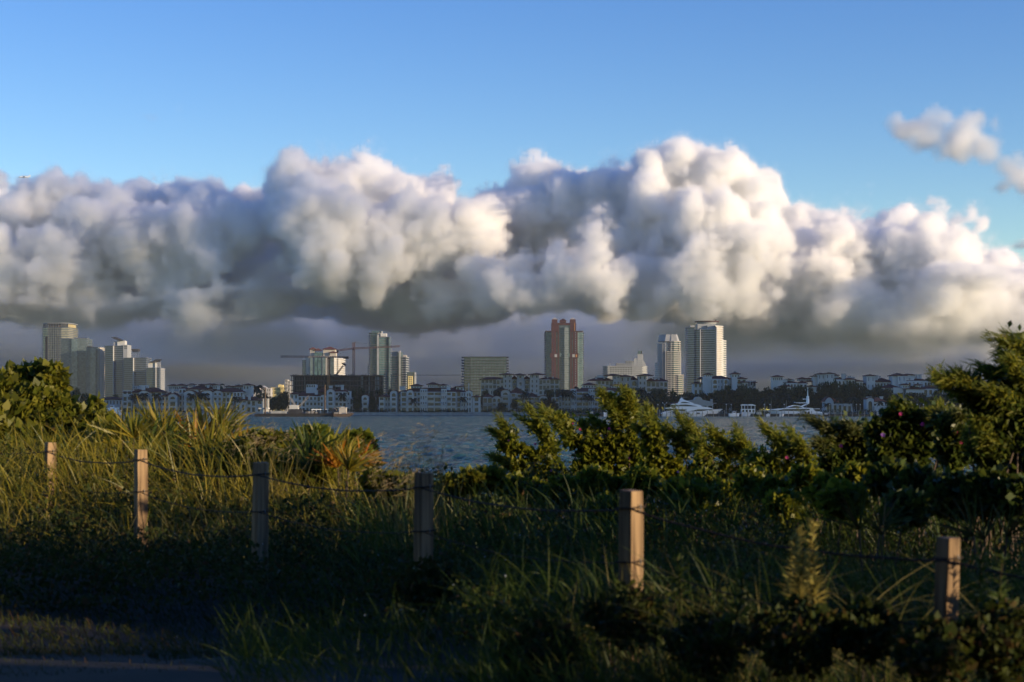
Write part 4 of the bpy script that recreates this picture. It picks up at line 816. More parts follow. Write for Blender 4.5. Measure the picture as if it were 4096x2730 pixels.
def skiff(label,G,a,b,y,Dy,cab,m='boat'):
    t=thing('small_boat',label,'boat',(G((a+b)/2,0)[0],Dy,0))
    hullmesh(G,[(a,y),(a*.7+b*.3,y+1),(a*.4+b*.6,y),(b,y-5)],(-.6,),Dy,2.4,m,t)
    c0=a*.65+b*.35; c1=a*.35+b*.65; tier(t,G,[(c0,y+3),(c0+3,y-cab),(c1-6,y-cab),(c1,y+3)],Dy,1.7,m,'cabin'); tier(t,G,[(c0+5,y-cab*.35),(c0+6,y-cab*.8),(c1-9,y-cab*.8),(c1-7,y-cab*.35)],Dy,1.76,'win','windscreen')
g5=lambda a,b:r5(a,b,982); g6=lambda a,b:r6(a,b,982); g7=lambda a,b:r7(a,b,982)
skiff('small white runabout with a tiny raised console, just right of the big yacht bow',g5,2065,2215,1393,982,28)
skiff('small white cuddy boat behind a vine spray left of the big yacht',g5,385,470,1375,982,22)
skiff('tiny white tender at the waterline beside the low sleek yacht bow',g6,548,612,1402,981,10)
skiff('tiny white tender alongside the middle of the low sleek yacht',g6,728,792,1404,981,10)
skiff('white launch moored near the teal roofed shed',g7,1372,1475,1078,982,30)
for lab,g_,a,b,y0,y1 in (('square white notice board on the quay below the palms',g5,203,245,1370,1396),('pair of white dock boxes between houseboat and low yacht',g6,430,500,1373,1408),('white dock box on the quay right of the low yacht',g6,1343,1386,1383,1410),('small white sign board on the quay beside the vine shrub',g6,2050,2080,1400,1424),('white fuel kiosk box on the quay near the teal roofed shed',g7,1455,1480,1050,1084)):
    x0,z1=g_(a,y0); x1,z0=g_(b,y1); t=thing('dock_box' if 'box' in lab else 'notice_board',lab,'dock box' if 'box' in lab else 'sign',(x0,983,z0))
    MB().box(x0,x1,983,984,z0,z1-.12).build('panel','white',t); MB().box(x0-.08,x1+.08,982.9,984.1,z1-.117,z1).build('lid','concrete',t)
    if z0>1.7 or 'board' in lab: MB().box(x0+.1,x0+.25,983.3,983.6,-.5,z0).box(x1-.25,x1-.1,983.3,983.6,-.5,z0).build('leg','dark',t)
# small boats at the left marina
for i,(lab,a,b,y,c) in enumerate((('white cabin cruiser moored at the left in front of the low white house',1420,1600,1318,34),('smaller white boat ahead of the cabin cruiser at the left shore',1345,1470,1352,20),('white open boat moored furthest right of the left shore group',1500,1640,1350,16))):
    skiff(lab,lambda a,b:(PX(a/SC,1190+i*3),PZ(1240+b/SC,1190+i*3)),a,b,y,1190+i*3,c)
# ------------------------------------------------------------------ work barge
Db=955; G=lambda a,b:(PX(1100+a/SC,Db),PZ(1240+b/SC,Db)); G2=lambda a,b:(PX(600+a/SC,Db),PZ(1240+b/SC,Db))
t=thing('crane_barge','long black work barge with crawler crane, white ladder tower and spud poles','barge',(PX(1200,Db),Db,0))
hb=MB().side([G2(1428,1404),(G2(1435,0)[0],-.4),(G(845,0)[0],-.4),G(850,1392),(G2(1550,0)[0],G2(0,1395)[1])],Db-7,Db+7).build('hull','hull',t)
mb=MB()
x0,x1=G2(1490,0)[0],G2(1590,0)[0]; MB().box(x0,x1-.5,Db-3,Db+3,1.2,G2(0,1335)[1]).build('deckhouse','white',t)
for a in (1530,1590):
    x=G2(a,0)[0]; mb.box(x-.2,x+.2,Db-2,Db-1.7,1.2,G2(0,1195)[1]); mb.box(x-.2,x+.2,Db+1.4,Db+1.7,1.2,G2(0,1195)[1])
for k in range(9):
    z=G2(0,1330-k*16)[1]; mb.box(G2(1524,0)[0],G2(1597,0)[0],Db-2.2,Db+1.9,z,z+.25)
mb.build('ladder_tower','white',t); MB().box(G2(1470,0)[0],G2(1600,0)[0],Db-3.4,Db+3.4,G2(0,1335)[1]+.01,G2(0,1318)[1]).build('railing_deck','white',t)
x=G2(1562,0)[0]; MB().tube((x,Db-4,0),(x,Db-4,G2(0,1045)[1]),.42,.42,8).build('spud_pole','bark',t)
x=G(680,0)[0]; MB().tube((x,Db-4,0),(x,Db-4,G(0,1010)[1]),.42,.42,8).build('spud_pole','bark',t)
MB().box(G2(1640,0)[0],G2(1845,0)[0],Db-5,Db-1,1.3,G2(0,1360)[1]).build('cargo_box','concrete',t); MB().tube((G2(1597,0)[0],Db,G2(0,1335)[1]),(G2(1660,0)[0],Db,1.4),.12).build('cable','steel',t)
MB().box(G(185,0)[0],G(370,0)[0],Db-3,Db+3,1.3,G(0,1340)[1]).build('crawler_track','dark',t)
MB().side([G(200,1335),G(200,1285),G(230,1278),G(315,1283),(G(318,0)[0],G(0,1335)[1])],Db-2.5,Db+2.5).build('crane_house','white',t)
lattice(MB(),(G(300,0)[0],Db,G(0,1330)[1]),(G(205,0)[0],Db,G(0,1185)[1]),.45,10,.09).build('boom','steel',t)
lattice(MB(),(G(300,0)[0],Db,G(0,1330)[1]),(G(460,0)[0],Db,G(0,1155)[1]),.4,10,.07).build('boom','steel',t)
mb=MB()
for k in range(40):
    x=G(rnd.uniform(310,830),0)[0]; mb.box(x,x+rnd.uniform(.5,3),Db-5+rnd.uniform(0,6),Db+2,1.3,1.3+rnd.uniform(.3,2.2))
mb.build('deck_gear','steel',t)
mb=MB().box(G(500,0)[0],G(722,0)[0],Db-3.5,Db-.5,G(0,1345)[1],G(0,1335)[1]); 
for a in (505,560,620,680,715): x=G(a,0)[0]; mb.box(x,x+.25,Db-3.3,Db-3,1.2,G(0,1345)[1])
mb.build('shelter_roof','boat',t); MB().side([G(775,1390),G(775,1335),G(800,1320),G(830,1345),G(830,1390)],Db-3,Db+1).build('winch_house','brown',t)
Db2=948; G=lambda a,b:(PX(1100+a/SC,Db2),PZ(1240+b/SC,Db2))
t=thing('work_boat','small flat work boat with sunlit square cream cabin at the right end of the barge','boat',(G(920,0)[0],Db2,0))
MB().side([G(790,1396),(G(800,0)[0],-.3),(G(990,0)[0],-.3),G(1052,1398),G(1045,1388),(G(900,0)[0],G(0,1402)[1])],Db2-3.4,Db2+3.4).build('hull','bark',t)
MB().box(G(866,0)[0],G(962,0)[0],Db2-2,Db2+2,G(0,1398)[1],G(0,1318)[1]).build('cabin','cream',t); MB().box(G(835,0)[0],G(970,0)[0],Db2-2.4,Db2+2.4,G(0,1317)[1],G(0,1312)[1]).build('cabin_roof','cream',t)
MB().box(G(888,0)[0],G(930,0)[0],Db2-1,Db2+1,G(0,1312)[1],G(0,1305)[1]).build('roof_box','white',t); MB().box(G(800,0)[0],G(860,0)[0],Db2-2,Db2+2,G(0,1398)[1],G(0,1378)[1]).build('deck_gear','steel',t)
mb=MB()
for k in range(8): x=G(965+k*11,0)[0]; mb.box(x,x+.12,Db2-3.2,Db2-3.1,G(0,1396)[1],G(0,1376)[1])
mb.box(G(965,0)[0],G(1045,0)[0],Db2-3.2,Db2-3.1,G(0,1378)[1],G(0,1375)[1]).build('rail','steel',t)
x=PX(2058,1100); o=MB().tube((x,1100,-1),(x,1100,PZ(1640,1100)+.2),.3,.3).tube((x,1100,PZ(1641,1100)),(x,1100,PZ(1638,1100)),.7,.7).build('channel_marker','steel'); tag(o,'lone channel marker post standing in the water off the grey residence','marker')
# aeroplane
Da=5000; a0=P(96,709,Da); t=thing('aeroplane','tiny distant aeroplane high at the left above the cloud tops','aeroplane',tuple(a0))
x,y,z=a0; MB().tube((x-13,y,z),(x+10,y,z),2.0,1.9,8).tube((x-17,y,z-.4),(x-13,y,z),.5,2.0,8).tube((x+10,y,z),(x+19,y,z+1.2),1.9,.4,8).build('fuselage','boat',t)
MB().add([(x-4,y-1,z-1),(x+2,y-1,z-1),(x+7,y-17,z+.6),(x+5,y-17,z+.6),(x-4,y-1,z-.5),(x+2,y-1,z-.5),(x+7,y-17,z+.9),(x+5,y-17,z+.9)],[(0,1,2,3),(7,6,5,4),(0,4,5,1),(1,5,6,2),(2,6,7,3),(3,7,4,0)]).build('wing','boat',t)
MB().add([(x-4,y+1,z-1),(x+2,y+1,z-1),(x+7,y+17,z+.6),(x+5,y+17,z+.6),(x-4,y+1,z-.5),(x+2,y+1,z-.5),(x+7,y+17,z+.9),(x+5,y+17,z+.9)],[(3,2,1,0),(4,5,6,7),(1,5,4,0),(2,6,5,1),(3,7,6,2),(0,4,7,3)]).build('wing','boat',t)
MB().side([(x+13,z+1),(x+18,z+1.5),(x+20,z+6.5),(x+17.5,z+6.5)],y-.25,y+.25).build('tail_fin','boat',t)
# ------------------------------------------------------------------ island trees and palms
def leafcloud(centers, size, rng, nrm_bias=None, stretch=1.6):
    """one pointed leaf (two triangles folded on the midrib) per centre"""
    n=len(centers); d=rng.normal(size=(n,3)); 
    if nrm_bias is not None: d=d+nrm_bias
    d/=np.linalg.norm(d,axis=1,keepdims=True)
    u=np.cross(d,rng.normal(size=(n,3))); u/=np.linalg.norm(u,axis=1,keepdims=True)
    s_=(size if np.isscalar(size) else size[:,None])*rng.uniform(.6,1.3,(n,1))
    a=centers; b=centers+d*s_*.5*stretch+u*s_*.5; c=centers+d*s_*stretch; e=centers+d*s_*.5*stretch-u*s_*.5
    lift=np.cross(d,u)*s_*.15
    V=np.stack([a,b+lift,c,e+lift],1).reshape(-1,3); k=np.arange(n)*4
    return V,np.stack([k,k+1,k+2,k+3],1)
def crownpts(rng,n,blobs):
    """points in the shells of overlapping lobes (cx,cy,cz,rx,ry,rz)"""
    w_=np.array([b[3]*b[5] for b in blobs]); idx=rng.choice(len(blobs),n,p=w_/w_.sum()); B=np.array(blobs)[idx]
    d=rng.normal(size=(n,3)); d/=np.linalg.norm(d,axis=1,keepdims=True); r=rng.uniform(.55,1.05,(n,1))**.6
    return B[:,:3]+d*r*B[:,3:6]
def make_tree(seed,h,w_,nl,ls,mt='tree'):
    rng=np.random.default_rng(seed); t=thing('tree','tree','tree',(0,0,0)); 
    blobs=[]
    for k in range(13):
        a=rng.uniform(0,6.28); q=rng.uniform(0,.75)*w_/2; z=h*rng.uniform(.34,.85)*(1-.25*q/(w_/2)); r=w_*rng.uniform(.14,.26); blobs.append((q*math.cos(a),q*math.sin(a),z,r,r,r*rng.uniform(.6,.85)))
    V,Fc=leafcloud(crownpts(rng,nl,blobs),ls,rng); npmesh('crown',V,Fc,mt,t)
    mb=MB().path([(0,0,-.5),(w_*.02,0,h*.25),(0,w_*.02,h*.5)],[h*.035,h*.028,h*.018])
    for b in blobs[:7]: mb.path([(0,0,h*.25),(b[0]*.5,b[1]*.5,(b[2]+h*.25)/2+.3),b[:3]],[h*.018,h*.012,h*.005],5)
    mb.build('trunk','bark',t); return t
def make_palm(seed,h,fr=17,L=3.6,mt='palm'):
    rng=np.random.default_rng(seed); t=thing('palm_tree','palm','palm tree',(0,0,0))
    lean=rng.uniform(-.6,.6); MB().path([(0,0,-.5),(lean*.3,0,h*.5),(lean,0,h)],[.28,.2,.16],7).build('trunk','pile',t)
    V=[];Fc=[]
    for k in range(fr):
        a=6.28*k/fr+rng.uniform(-.2,.2); e=rng.uniform(-.5,1.1); dx,dy=math.cos(a),math.sin(a); pr=np.array([lean,0,h])
        for s_ in range(7):
            q=(s_+1)/7; r_=L*q; p=np.array([lean+dx*r_*math.cos(e*.6),dy*r_*math.cos(e*.6),h+L*(math.sin(e)*q-.62*q*q)])
            side=np.array([-dy,dx,0]); wd=.75*math.sin(math.pi*min(1,q*.9+.1))+.1
            n0=len(V); V+=[pr,pr+side*wd+np.array([0,0,-.45]),p+side*wd*.8+np.array([0,0,-.5]),p, pr-side*wd+np.array([0,0,-.45]),p-side*wd*.8+np.array([0,0,-.5])]
            Fc+=[(n0,n0+1,n0+2,n0+3),(n0+3,n0+5,n0+4,n0)]; pr=p
    npmesh('crown',np.array(V),np.array(Fc),mt,t); return t
protos=[make_tree(101+i,10,11,1500,.62) for i in range(4)]; pp=[make_palm(201+i,9) for i in range(3)]
used=set()
def plant(kind,i,px,ytop,D,width=None,label='',group=None,zg=1.9,mat_=None):
    pr=(protos if kind=='tree' else pp)[i%len(protos if kind=='tree' else pp)]; zt=PZ(ytop,D); h=zt-zg
    base_h=10*.93 if kind=='tree' else 10.3; sz=h/base_h; sx=sz if width is None else (width*D/F)/11.5
    if kind!='tree': sx=sz*max(.75,min(1.3,9/h))
    loc=(PX(px,D),D,zg)
    key=(kind,i%len(protos if kind=='tree' else pp))
    if key not in used:
        used.add(key); pr.location=loc; pr.scale=(sx,sx,sz); pr['label']=label; pr['group']=group
        for ch in pr.children: ch.location=(0,0,0)
        return pr
    return copytree(pr,loc,label,(sx,sx,sz),rnd.uniform(0,6.28),group)
for ch in [c for p_ in protos+pp for c in p_.children]: ch.location=(0,0,0)
TL='dark leafy tree in the wooded belt behind the marina'; TG='dark trees of the belt behind the marina'
k=0
prof=[(2512,1552),(2545,1556),(2570,1565),(2600,1562),(2630,1558),(2655,1554),(2690,1562),(2720,1568),(2750,1572),(2780,1575),(2810,1570),(2840,1566),(2870,1564),(2895,1556),(2912,1538),(2940,1550),(2965,1545),(2990,1548),(3020,1552),(3050,1555),(3080,1552),(3110,1546),(3135,1540),(3160,1548),(3190,1552),(3212,1540),(3240,1550),(3265,1560),(3290,1536),(3315,1526),(3340,1522),(3370,1523),(3400,1528),(3430,1535),(3455,1543),(3480,1548),(3505,1542),(3530,1554),(3560,1560),(3590,1572),(3620,1575),(3655,1570),(3690,1578),(3720,1582),(3755,1568),(3790,1572),(3820,1566),(3850,1576),(3890,1570),(3930,1575),(3975,1572),(4020,1568),(4070,1566),(4120,1560)]
for px,y in prof:
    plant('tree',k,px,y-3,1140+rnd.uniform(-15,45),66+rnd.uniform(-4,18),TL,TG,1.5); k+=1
for px in range(2530,4110,46):
    if 3290<px<3420 or 3465<px<3560 or 2660<px<2880: continue
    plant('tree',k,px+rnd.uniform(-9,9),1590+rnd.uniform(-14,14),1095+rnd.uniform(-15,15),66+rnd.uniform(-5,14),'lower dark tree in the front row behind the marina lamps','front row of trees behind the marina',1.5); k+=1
for px,y,w_,D_,lab in ((262,1560,60,1212,'dark tree at the foot of the glass towers, above the left bush'),(300,1552,56,1225,'broad dark tree in the middle of the group below the glass towers'),(335,1570,52,1220,'rounded dark tree at the right of the group below the glass towers'),(230,1570,56,1215,'dark tree leftmost of the group below the glass towers'),(375,1585,36,1230,'small dark tree beside the roof of the low white house'),(460,1578,40,1270,'dark tree behind the long roof of the low white house'),
    (1032,1572,44,1225,'dark tree leftmost of the clump behind the barge ladder tower'),(1060,1566,44,1232,'tallest dark tree of the clump behind the barge ladder tower'),(1090,1578,46,1222,'dark tree in the middle of the clump behind the barge'),(1120,1572,42,1230,'dark tree at the foot of the yellow apartment block'),(1145,1562,40,1226,'dark tree touching the left end of the arched gable residence'),(1080,1600,50,1218,'lower dark tree in front of the clump behind the barge'),(1130,1604,50,1217,'lower dark tree at the right of the clump behind the barge'),
    (1410,1556,44,1228,'dark tree at the left of the gap under the construction frame'),(1445,1546,46,1234,'tall dark tree in the middle of the gap under the construction frame'),(1485,1560,44,1226,'dark tree at the right of the gap under the construction frame'),(1520,1544,40,1232,'dark tree below the teal glass tower'),(1425,1590,46,1215,'lower dark tree before the small white gabled bay'),(1495,1600,44,1216,'lower dark tree left of the corner wing'),(1560,1552,34,1260,'dark tree behind the corner wing roof'),
    (1905,1574,30,1230,'small dark tree between annexe and grey residence'),(1940,1556,36,1232,'dark tree above the left roof of the grey residence'),(1985,1556,34,1236,'rounded dark tree behind the grey residence gable'),(2105,1550,34,1236,'dark tree behind the chimneys of the grey residence'),(2200,1545,48,1225,'dark tree in the gap right of the grey residence'),(2235,1556,44,1228,'tall dark tree beside the coral tower foot'),(2180,1590,44,1212,'lower dark tree at the right end of the grey residence'),(2215,1600,40,1212,'lower dark tree at the left end of the palm fronted residence'),(2110,1598,30,1208,'round dark bush tree before the grey residence'),(2060,1592,34,1207,'leafy dark tree on the lawn before the grey residence'),(2005,1608,40,1207,'low dark tree on the lawn under the round arched window')):
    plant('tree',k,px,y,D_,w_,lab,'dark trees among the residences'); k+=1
for px,y,D_,lab in ((533,1574,1208,'palm at the left side of the leftmost residence'),(552,1573,1206,'palm before the left gabled bay of the leftmost residence'),(580,1570,1207,'palm right of the left gabled bay of the leftmost residence'),(628,1570,1209,'palm against the recessed wing of the leftmost residence'),(768,1572,1208,'palm between the first two gabled bays of the long residence'),(805,1572,1208,'palm before the middle gabled bay of the long residence'),(815,1568,1206,'second palm before the middle gabled bay of the long residence'),(945,1584,1206,'palm right of the long residence beside the two chimneys'),
    (870,1532,1260,'palm crown poking above the red roof beside a chimney'),(1025,1534,1260,'palm crown above the pale greenish apartment block'),(1368,1568,1206,'palm in front of the arched gable residence right end'),(1655,1592,1206,'palm with its crown against the long residence left half'),(1832,1540,1230,'palm behind the roof of the long residence, right half'),(1856,1585,1206,'palm before the long residence right arched bay'),(2000,1545,1236,'palm behind the grey residence left chimney'),(2260,1552,1208,'palm leftmost before the palm fronted residence'),(2282,1558,1206,'palm tight beside the leftmost palm of the palm fronted residence'),(2318,1545,1232,'palm rising behind the roof left of the palm fronted residence'),(2340,1570,1206,'palm at the middle of the palm fronted residence'),(2366,1578,1206,'low palm right of the middle of the palm fronted residence'),(2100,1560,1212,'palm at the roof corner of the grey residence'),(2490,1530,1300,'palm before the pale wide eaved complex'),(2560,1548,1150,'palm at the left end of the wooded belt'),(2596,1572,1060,'tall slim palm left of the clubhouse'),(2905,1610,1050,'palm right of the clubhouse under the wooded belt')):
    plant('palm',k,px,y,D_,None,lab,'palms among the residences'); k+=1
for px,y in ((3085,1570),(3145,1575),(3355,1588),(3410,1586),(3308,1612),(3520,1600),(3620,1602),(3740,1604),(3060,1590),(3680,1600)):
    plant('palm',k,px,y,1060+rnd.uniform(-10,10),None,'slim palm standing before the wooded belt behind the marina','palms behind the marina',1.5); k+=1
# hedges along the lawns
def hedge(label,px0,px1,y,D,mt='tree',zg=1.9):
    rng=np.random.default_rng(int(px0)); x0,x1=PX(px0,D),PX(px1,D); h=PZ(y,D)-zg; n=int((x1-x0)*26)
    c=np.stack([rng.uniform(x0,x1,n),D+rng.uniform(-1.4,1.4,n),zg+h*rng.uniform(0,1,n)**.8*(1+.25*np.sin(rng.uniform(x0,x1,n)))],1)
    c[:,2]=zg+h*rng.uniform(0,1,n)**.8*(.8+.25*np.sin(c[:,0]*.35)+.15*np.sin(c[:,0]*.11)); V,Fc=leafcloud(c,.5,rng)
    t=thing('hedge',label,'hedge',((x0+x1)/2,D,zg)); npmesh('foliage',V,Fc,mt,t); mb=MB()
    for q in range(int((x1-x0)/3)+1): mb.tube((x0+q*3,D,zg-.2),(x0+q*3+.3,D,zg+h*.6),.12,.06,5)
    mb.build('stem','bark',t)
for a in ((490,655,1640,'dark clipped hedge below the leftmost residence'),(700,950,1638,'low dark hedge below the long three gabled residence'),(1160,1400,1637,'dark hedge below the arched gable residence behind the barge'),(1400,1570,1636,'dark hedge below the tree gap and corner wing'),(1600,1880,1641,'low hedge of clipped shrubs below the long cupola residence'),(1925,2200,1634,'dark hedge below the grey residence'),(2200,2480,1634,'dark thick hedge below the palm fronted residence')):
    hedge(a[3],a[0],a[1],a[2],1207)
hedge('dark hedge at the left end of the quay, before the palm fronted residence',2165,2690,1640,1015,zg=1.5)
hedge('dark low hedge behind the right half of the quay',2880,3900,1638,1030,zg=1.5)
# ------------------------------------------------------------------ near dune, path, fence
def gz_(x,y):
    x=np.asarray(x,float); y=np.asarray(y,float)
    z=2.42-.012*np.clip(y-8,0,60)-np.clip(y-30,0,60)*.06+.06*np.sin(x*.7+y*.3)+.04*np.sin(y*.9-x*.4)
    return z
gx=np.linspace(-45,45,181); gy=np.linspace(-30,75,211); X_,Y_=np.meshgrid(gx,gy,indexing='ij'); rng=np.random.default_rng(7)
Z_=gz_(X_,Y_)+rng.normal(size=X_.shape)*.012
V=np.stack([X_,Y_,Z_],-1).reshape(-1,3); i,j=np.meshgrid(np.arange(180),np.arange(210),indexing='ij'); a=(i*211+j).ravel()
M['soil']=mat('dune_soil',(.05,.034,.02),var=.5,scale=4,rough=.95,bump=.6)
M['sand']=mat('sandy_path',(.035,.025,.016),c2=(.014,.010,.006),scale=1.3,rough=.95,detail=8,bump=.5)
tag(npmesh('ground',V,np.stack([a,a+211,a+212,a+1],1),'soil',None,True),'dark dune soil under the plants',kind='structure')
px_=np.linspace(-7,1.2,160); py_=np.linspace(4,10.6,50); X_,Y_=np.meshgrid(px_,py_,indexing='ij')
edge=10.3+.22*np.sin(X_*1.7)+.14*np.sin(X_*4.1+1)+.10*np.sin(X_*9.7)+.06*np.sin(X_*21)-.35*np.clip(X_+1.3,0,3)**1.6; Y2=np.minimum(Y_,edge)
V=np.stack([X_,Y2,gz_(X_,Y2)+.03],-1).reshape(-1,3); i,j=np.meshgrid(np.arange(159),np.arange(49),indexing='ij'); a=(i*50+j).ravel()
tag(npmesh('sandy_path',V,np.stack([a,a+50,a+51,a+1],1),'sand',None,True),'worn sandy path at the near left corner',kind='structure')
M['wood']=mat('weathered_post_wood',(.34,.23,.125),c2=(.09,.055,.03),scale=22,rough=.85,detail=6,bump=.5)
wn_=M['wood'].node_tree; tn=[n for n in wn_.nodes if n.type=='TEX_NOISE'][0]; mp=wn_.nodes.new('ShaderNodeMapping'); mp.inputs['Scale'].default_value=(1,1,.06)
wn_.links.new([n for n in wn_.nodes if n.type=='NEW_GEOMETRY'][0].outputs['Position'],mp.inputs[0]); wn_.links.new(mp.outputs[0],tn.inputs['Vector'])
M['wire']=mat('rusty_wire',(.035,.022,.016),rough=.8,scale=30)
def post(px,ytop,D,label,rz,lean,w_=.107):
    c=P(px,ytop,D); zt=c.z; zb=float(gz_(c.x,D))-.3; t=thing('fence_post',label,'fence post',(c.x,D,zb),'square timber posts of the dune fence')
    n=9; V=[];Fc=[]; rn=random.Random(int(px)); h=w_/2
    for k in range(n+1):
        q=k/n; z=(zt-zb)*q
        for (sx,sy) in ((-1,-1),(1,-1),(1,1),(-1,1)):
            jx=rn.uniform(-.003,.003); s_=1 if k<n else .96
            V.append((sx*h*s_+jx,sy*h*s_,z+(0 if k<n else rn.uniform(-.004,.006))))
    for k in range(n):
        for m_ in range(4): a=k*4+m_; b=k*4+(m_+1)%4; Fc.append((a,b,b+4,a+4))
    Fc.append(tuple(n*4+m_ for m_ in range(4)))
    o=MB().add(V,Fc).build('timber','wood',t)
    bv=o.modifiers.new('b','BEVEL'); bv.width=.006; bv.segments=2
    for dz in (-.10,-.42): # wire loops and staples
        zz=zt-zb+dz; mb=MB(); q=h+.006
        mb.path([(-q,-q,zz),(q,-q,zz+.006),(q,q,zz),(-q,q,zz-.005),(-q,-q,zz)],.0055,5); wl=mb.build('wire_loop','wire',t); wl.location=(0,0,0); MB().path([(q*.2,-q-.004,zz+.02),(q*.2,-q-.012,zz),(q*.2,-q-.004,zz-.02)],.004,5).build('staple','steel',wl)
    t.rotation_euler=(0,lean,rz)
    for ch in t.children: ch.location=(0,0,0)
    return c
PS=[(192,1771,19.0,'leftmost fence post, its right face sunlit down to a sharp shadow line',.62,.02),(563,1799,16.6,'second fence post from the left, half hidden by palmetto leaves',.60,.0),(1036,1851,14.2,'grey shaded fence post below the yellow green shrub',.62,.012),(1690,1893,12.0,'fence post standing below the open water gap',.60,.008),(2519,1963,9.8,'thickest fence post, brown side face, in front of the vine covered shrubs',.72,.008),(3757,2152,8.0,'slim leaning fence post with bright sunlit face among tall grass',.60,.05,.085)]
tops=[post(*q) for q in PS]
def wire(label,dz,r,seed,m='wire'):
    rn=random.Random(seed); pts=[]; T=[Vector((-9.6,24.5,3.57))]+[Vector(c) for c in tops]+[Vector((3.6,5.6,3.36))]
    for a,b in zip(T[:-1],T[1:]):
        for k in range(14):
            q=k/14; p=a.lerp(b,q); p.z+=dz-.07*4*q*(1-q)+rn.uniform(-.003,.003); p.y-=.058; p.x+=.0; pts.append(p)
    o=MB().path(pts,r,5); 
    for k in range(0,len(pts)-1): # twist
        a,b=pts[k],pts[k+1]
        for s_ in range(6):
            q=s_/6; u=a.lerp(b,q); v=a.lerp(b,(s_+1)/6); ph=s_*1.9
            o.tube((u.x,u.y+r*math.cos(ph),u.z+r*math.sin(ph)),(v.x,v.y+r*math.cos(ph+1.9),v.z+r*math.sin(ph+1.9)),r*.7,n=4)
    return tag(o.build('fence_wire',m),label,'wire','wires strung along the fence posts')
wire('upper dark twisted wire strung near the tops of the fence posts',-.105,.006,1)
wire('lower dark wire strung along the fence posts, mostly hidden by plants',-.42,.0035,2)

# ------------------------------------------------------------------ plants near the camera
M['bush']=leafmat('sea_grape_leaves',[(0.055,0.072,0.009),(0.110,0.121,0.013),(0.187,0.176,0.018),(0.066,0.083,0.011),(0.154,0.138,0.015)],trans=.45,rough=.4,spec=.3)
M['cover']=leafmat('ground_cover_leaves',[(.018,.034,.008),(.035,.05,.01),(.055,.06,.012),(.03,.045,.01),(.09,.05,.018)],trans=.3,rough=.6,spec=.12)
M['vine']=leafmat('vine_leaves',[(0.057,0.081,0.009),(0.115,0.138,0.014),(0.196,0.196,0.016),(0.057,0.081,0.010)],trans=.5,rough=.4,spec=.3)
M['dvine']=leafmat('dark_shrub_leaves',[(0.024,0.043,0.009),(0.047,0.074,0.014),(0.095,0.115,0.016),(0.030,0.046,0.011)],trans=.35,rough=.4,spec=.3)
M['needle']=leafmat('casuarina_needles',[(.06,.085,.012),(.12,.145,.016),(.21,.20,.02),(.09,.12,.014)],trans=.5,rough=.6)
M['dneedle']=leafmat('painted_shade_needles',[(.03,.042,.010),(.06,.07,.013),(.09,.09,.016)],trans=.35,rough=.6)  # darker copy of the needle colour with shade put into it
M['palmetto']=leafmat('palmetto_blades',[(0.103,0.115,0.014),(0.218,0.196,0.021),(0.299,0.230,0.023),(0.081,0.103,0.014),(0.345,0.253,0.034)],trans=.45,rough=.4,spec=.35)
M['opalm']=leafmat('dying_orange_blades',[(.34,.13,.012),(.30,.17,.015),(.24,.16,.015),(.40,.12,.01)],trans=.45,rough=.45)
M['grass']=leafmat('dune_grass',[(0.069,0.075,0.018),(0.138,0.127,0.032),(0.207,0.172,0.057),(0.057,0.069,0.016)],trans=.4,rough=.6)
M['green']=leafmat('fresh_green_blades',[(0.024,0.048,0.008),(0.045,0.073,0.011),(0.073,0.089,0.014)],trans=.4,rough=.5)
M['seed']=leafmat('painted_sunlit_weed_leaves',[(.26,.22,.05),(.30,.25,.06),(.16,.16,.04)],trans=.4,rough=.8)  # bright tone puts sunlight into the leaf colour of the weed cluster
M['straw']=leafmat('dry_pinkish_seed_plumes',[(.34,.26,.11),(.42,.31,.15)],trans=.5,rough=.8)
M['pink']=leafmat('pink_petals',[(.55,.04,.13),(.45,.06,.15)],trans=.5,rough=.5); M['violet']=leafmat('violet_petals',[(.20,.06,.34),(.26,.10,.38)],trans=.5)
M['wflower']=leafmat('white_petals',[(.55,.57,.52),(.45,.48,.5)],trans=.4)
def blades(base_,dirs,L,W,bend,rng,seg=5,curl=None):
    """narrow tapering strips bending under their weight; N bases, N directions"""
    n=len(base_); L=np.broadcast_to(L,(n,)); W=np.broadcast_to(W,(n,)); bend=np.broadcast_to(bend,(n,))
    d=dirs/np.linalg.norm(dirs,axis=1,keepdims=True); side=np.cross(d,rng.normal(size=(n,3))*.5+np.array([0,1,0])*.6); side/=np.linalg.norm(side,axis=1,keepdims=True)
    hor=np.stack([d[:,0],d[:,1],np.zeros(n)],1)+rng.normal(size=(n,3))*np.array([.25,.25,0]); hor/=np.linalg.norm(hor,axis=1,keepdims=True)+1e-6
    rows=[]
    for s_ in range(seg+1):
        q=s_/seg; p=base_+d*(L*q)[:,None]+hor*(bend*L*q*q*.5)[:,None]-np.array([0,0,1.])*(bend*L*q*q*.55)[:,None]
        w_=W*(1-q**2.2)*.5*(.55+.45*min(1,q*4))
        rows.append(np.stack([p-side*w_[:,None],p+side*w_[:,None]],1))
    V=np.stack(rows,1).reshape(-1,3); k=(np.arange(n)*(seg+1)*2)[:,None]+np.arange(seg)[None,:]*2; k=k.ravel()
    return V,np.stack([k,k+1,k+3,k+2],1)
def join(parts):
    V=[];Fc=[];o=0
    for v,f in parts: V.append(v);Fc.append(f+o);o+=len(v)
    return np.concatenate(V),np.concatenate(Fc)
def lobes(lst,flat=.8,dflat=.9):
    """lobes given as (column, row, radius) of the photo at a distance: real places and sizes"""
    out=[]
    for px,py,r,D in lst: c=P(px,py,D); R=r*D/F; out.append((c.x,D,c.z,R,R*dflat,R*flat))
    return out
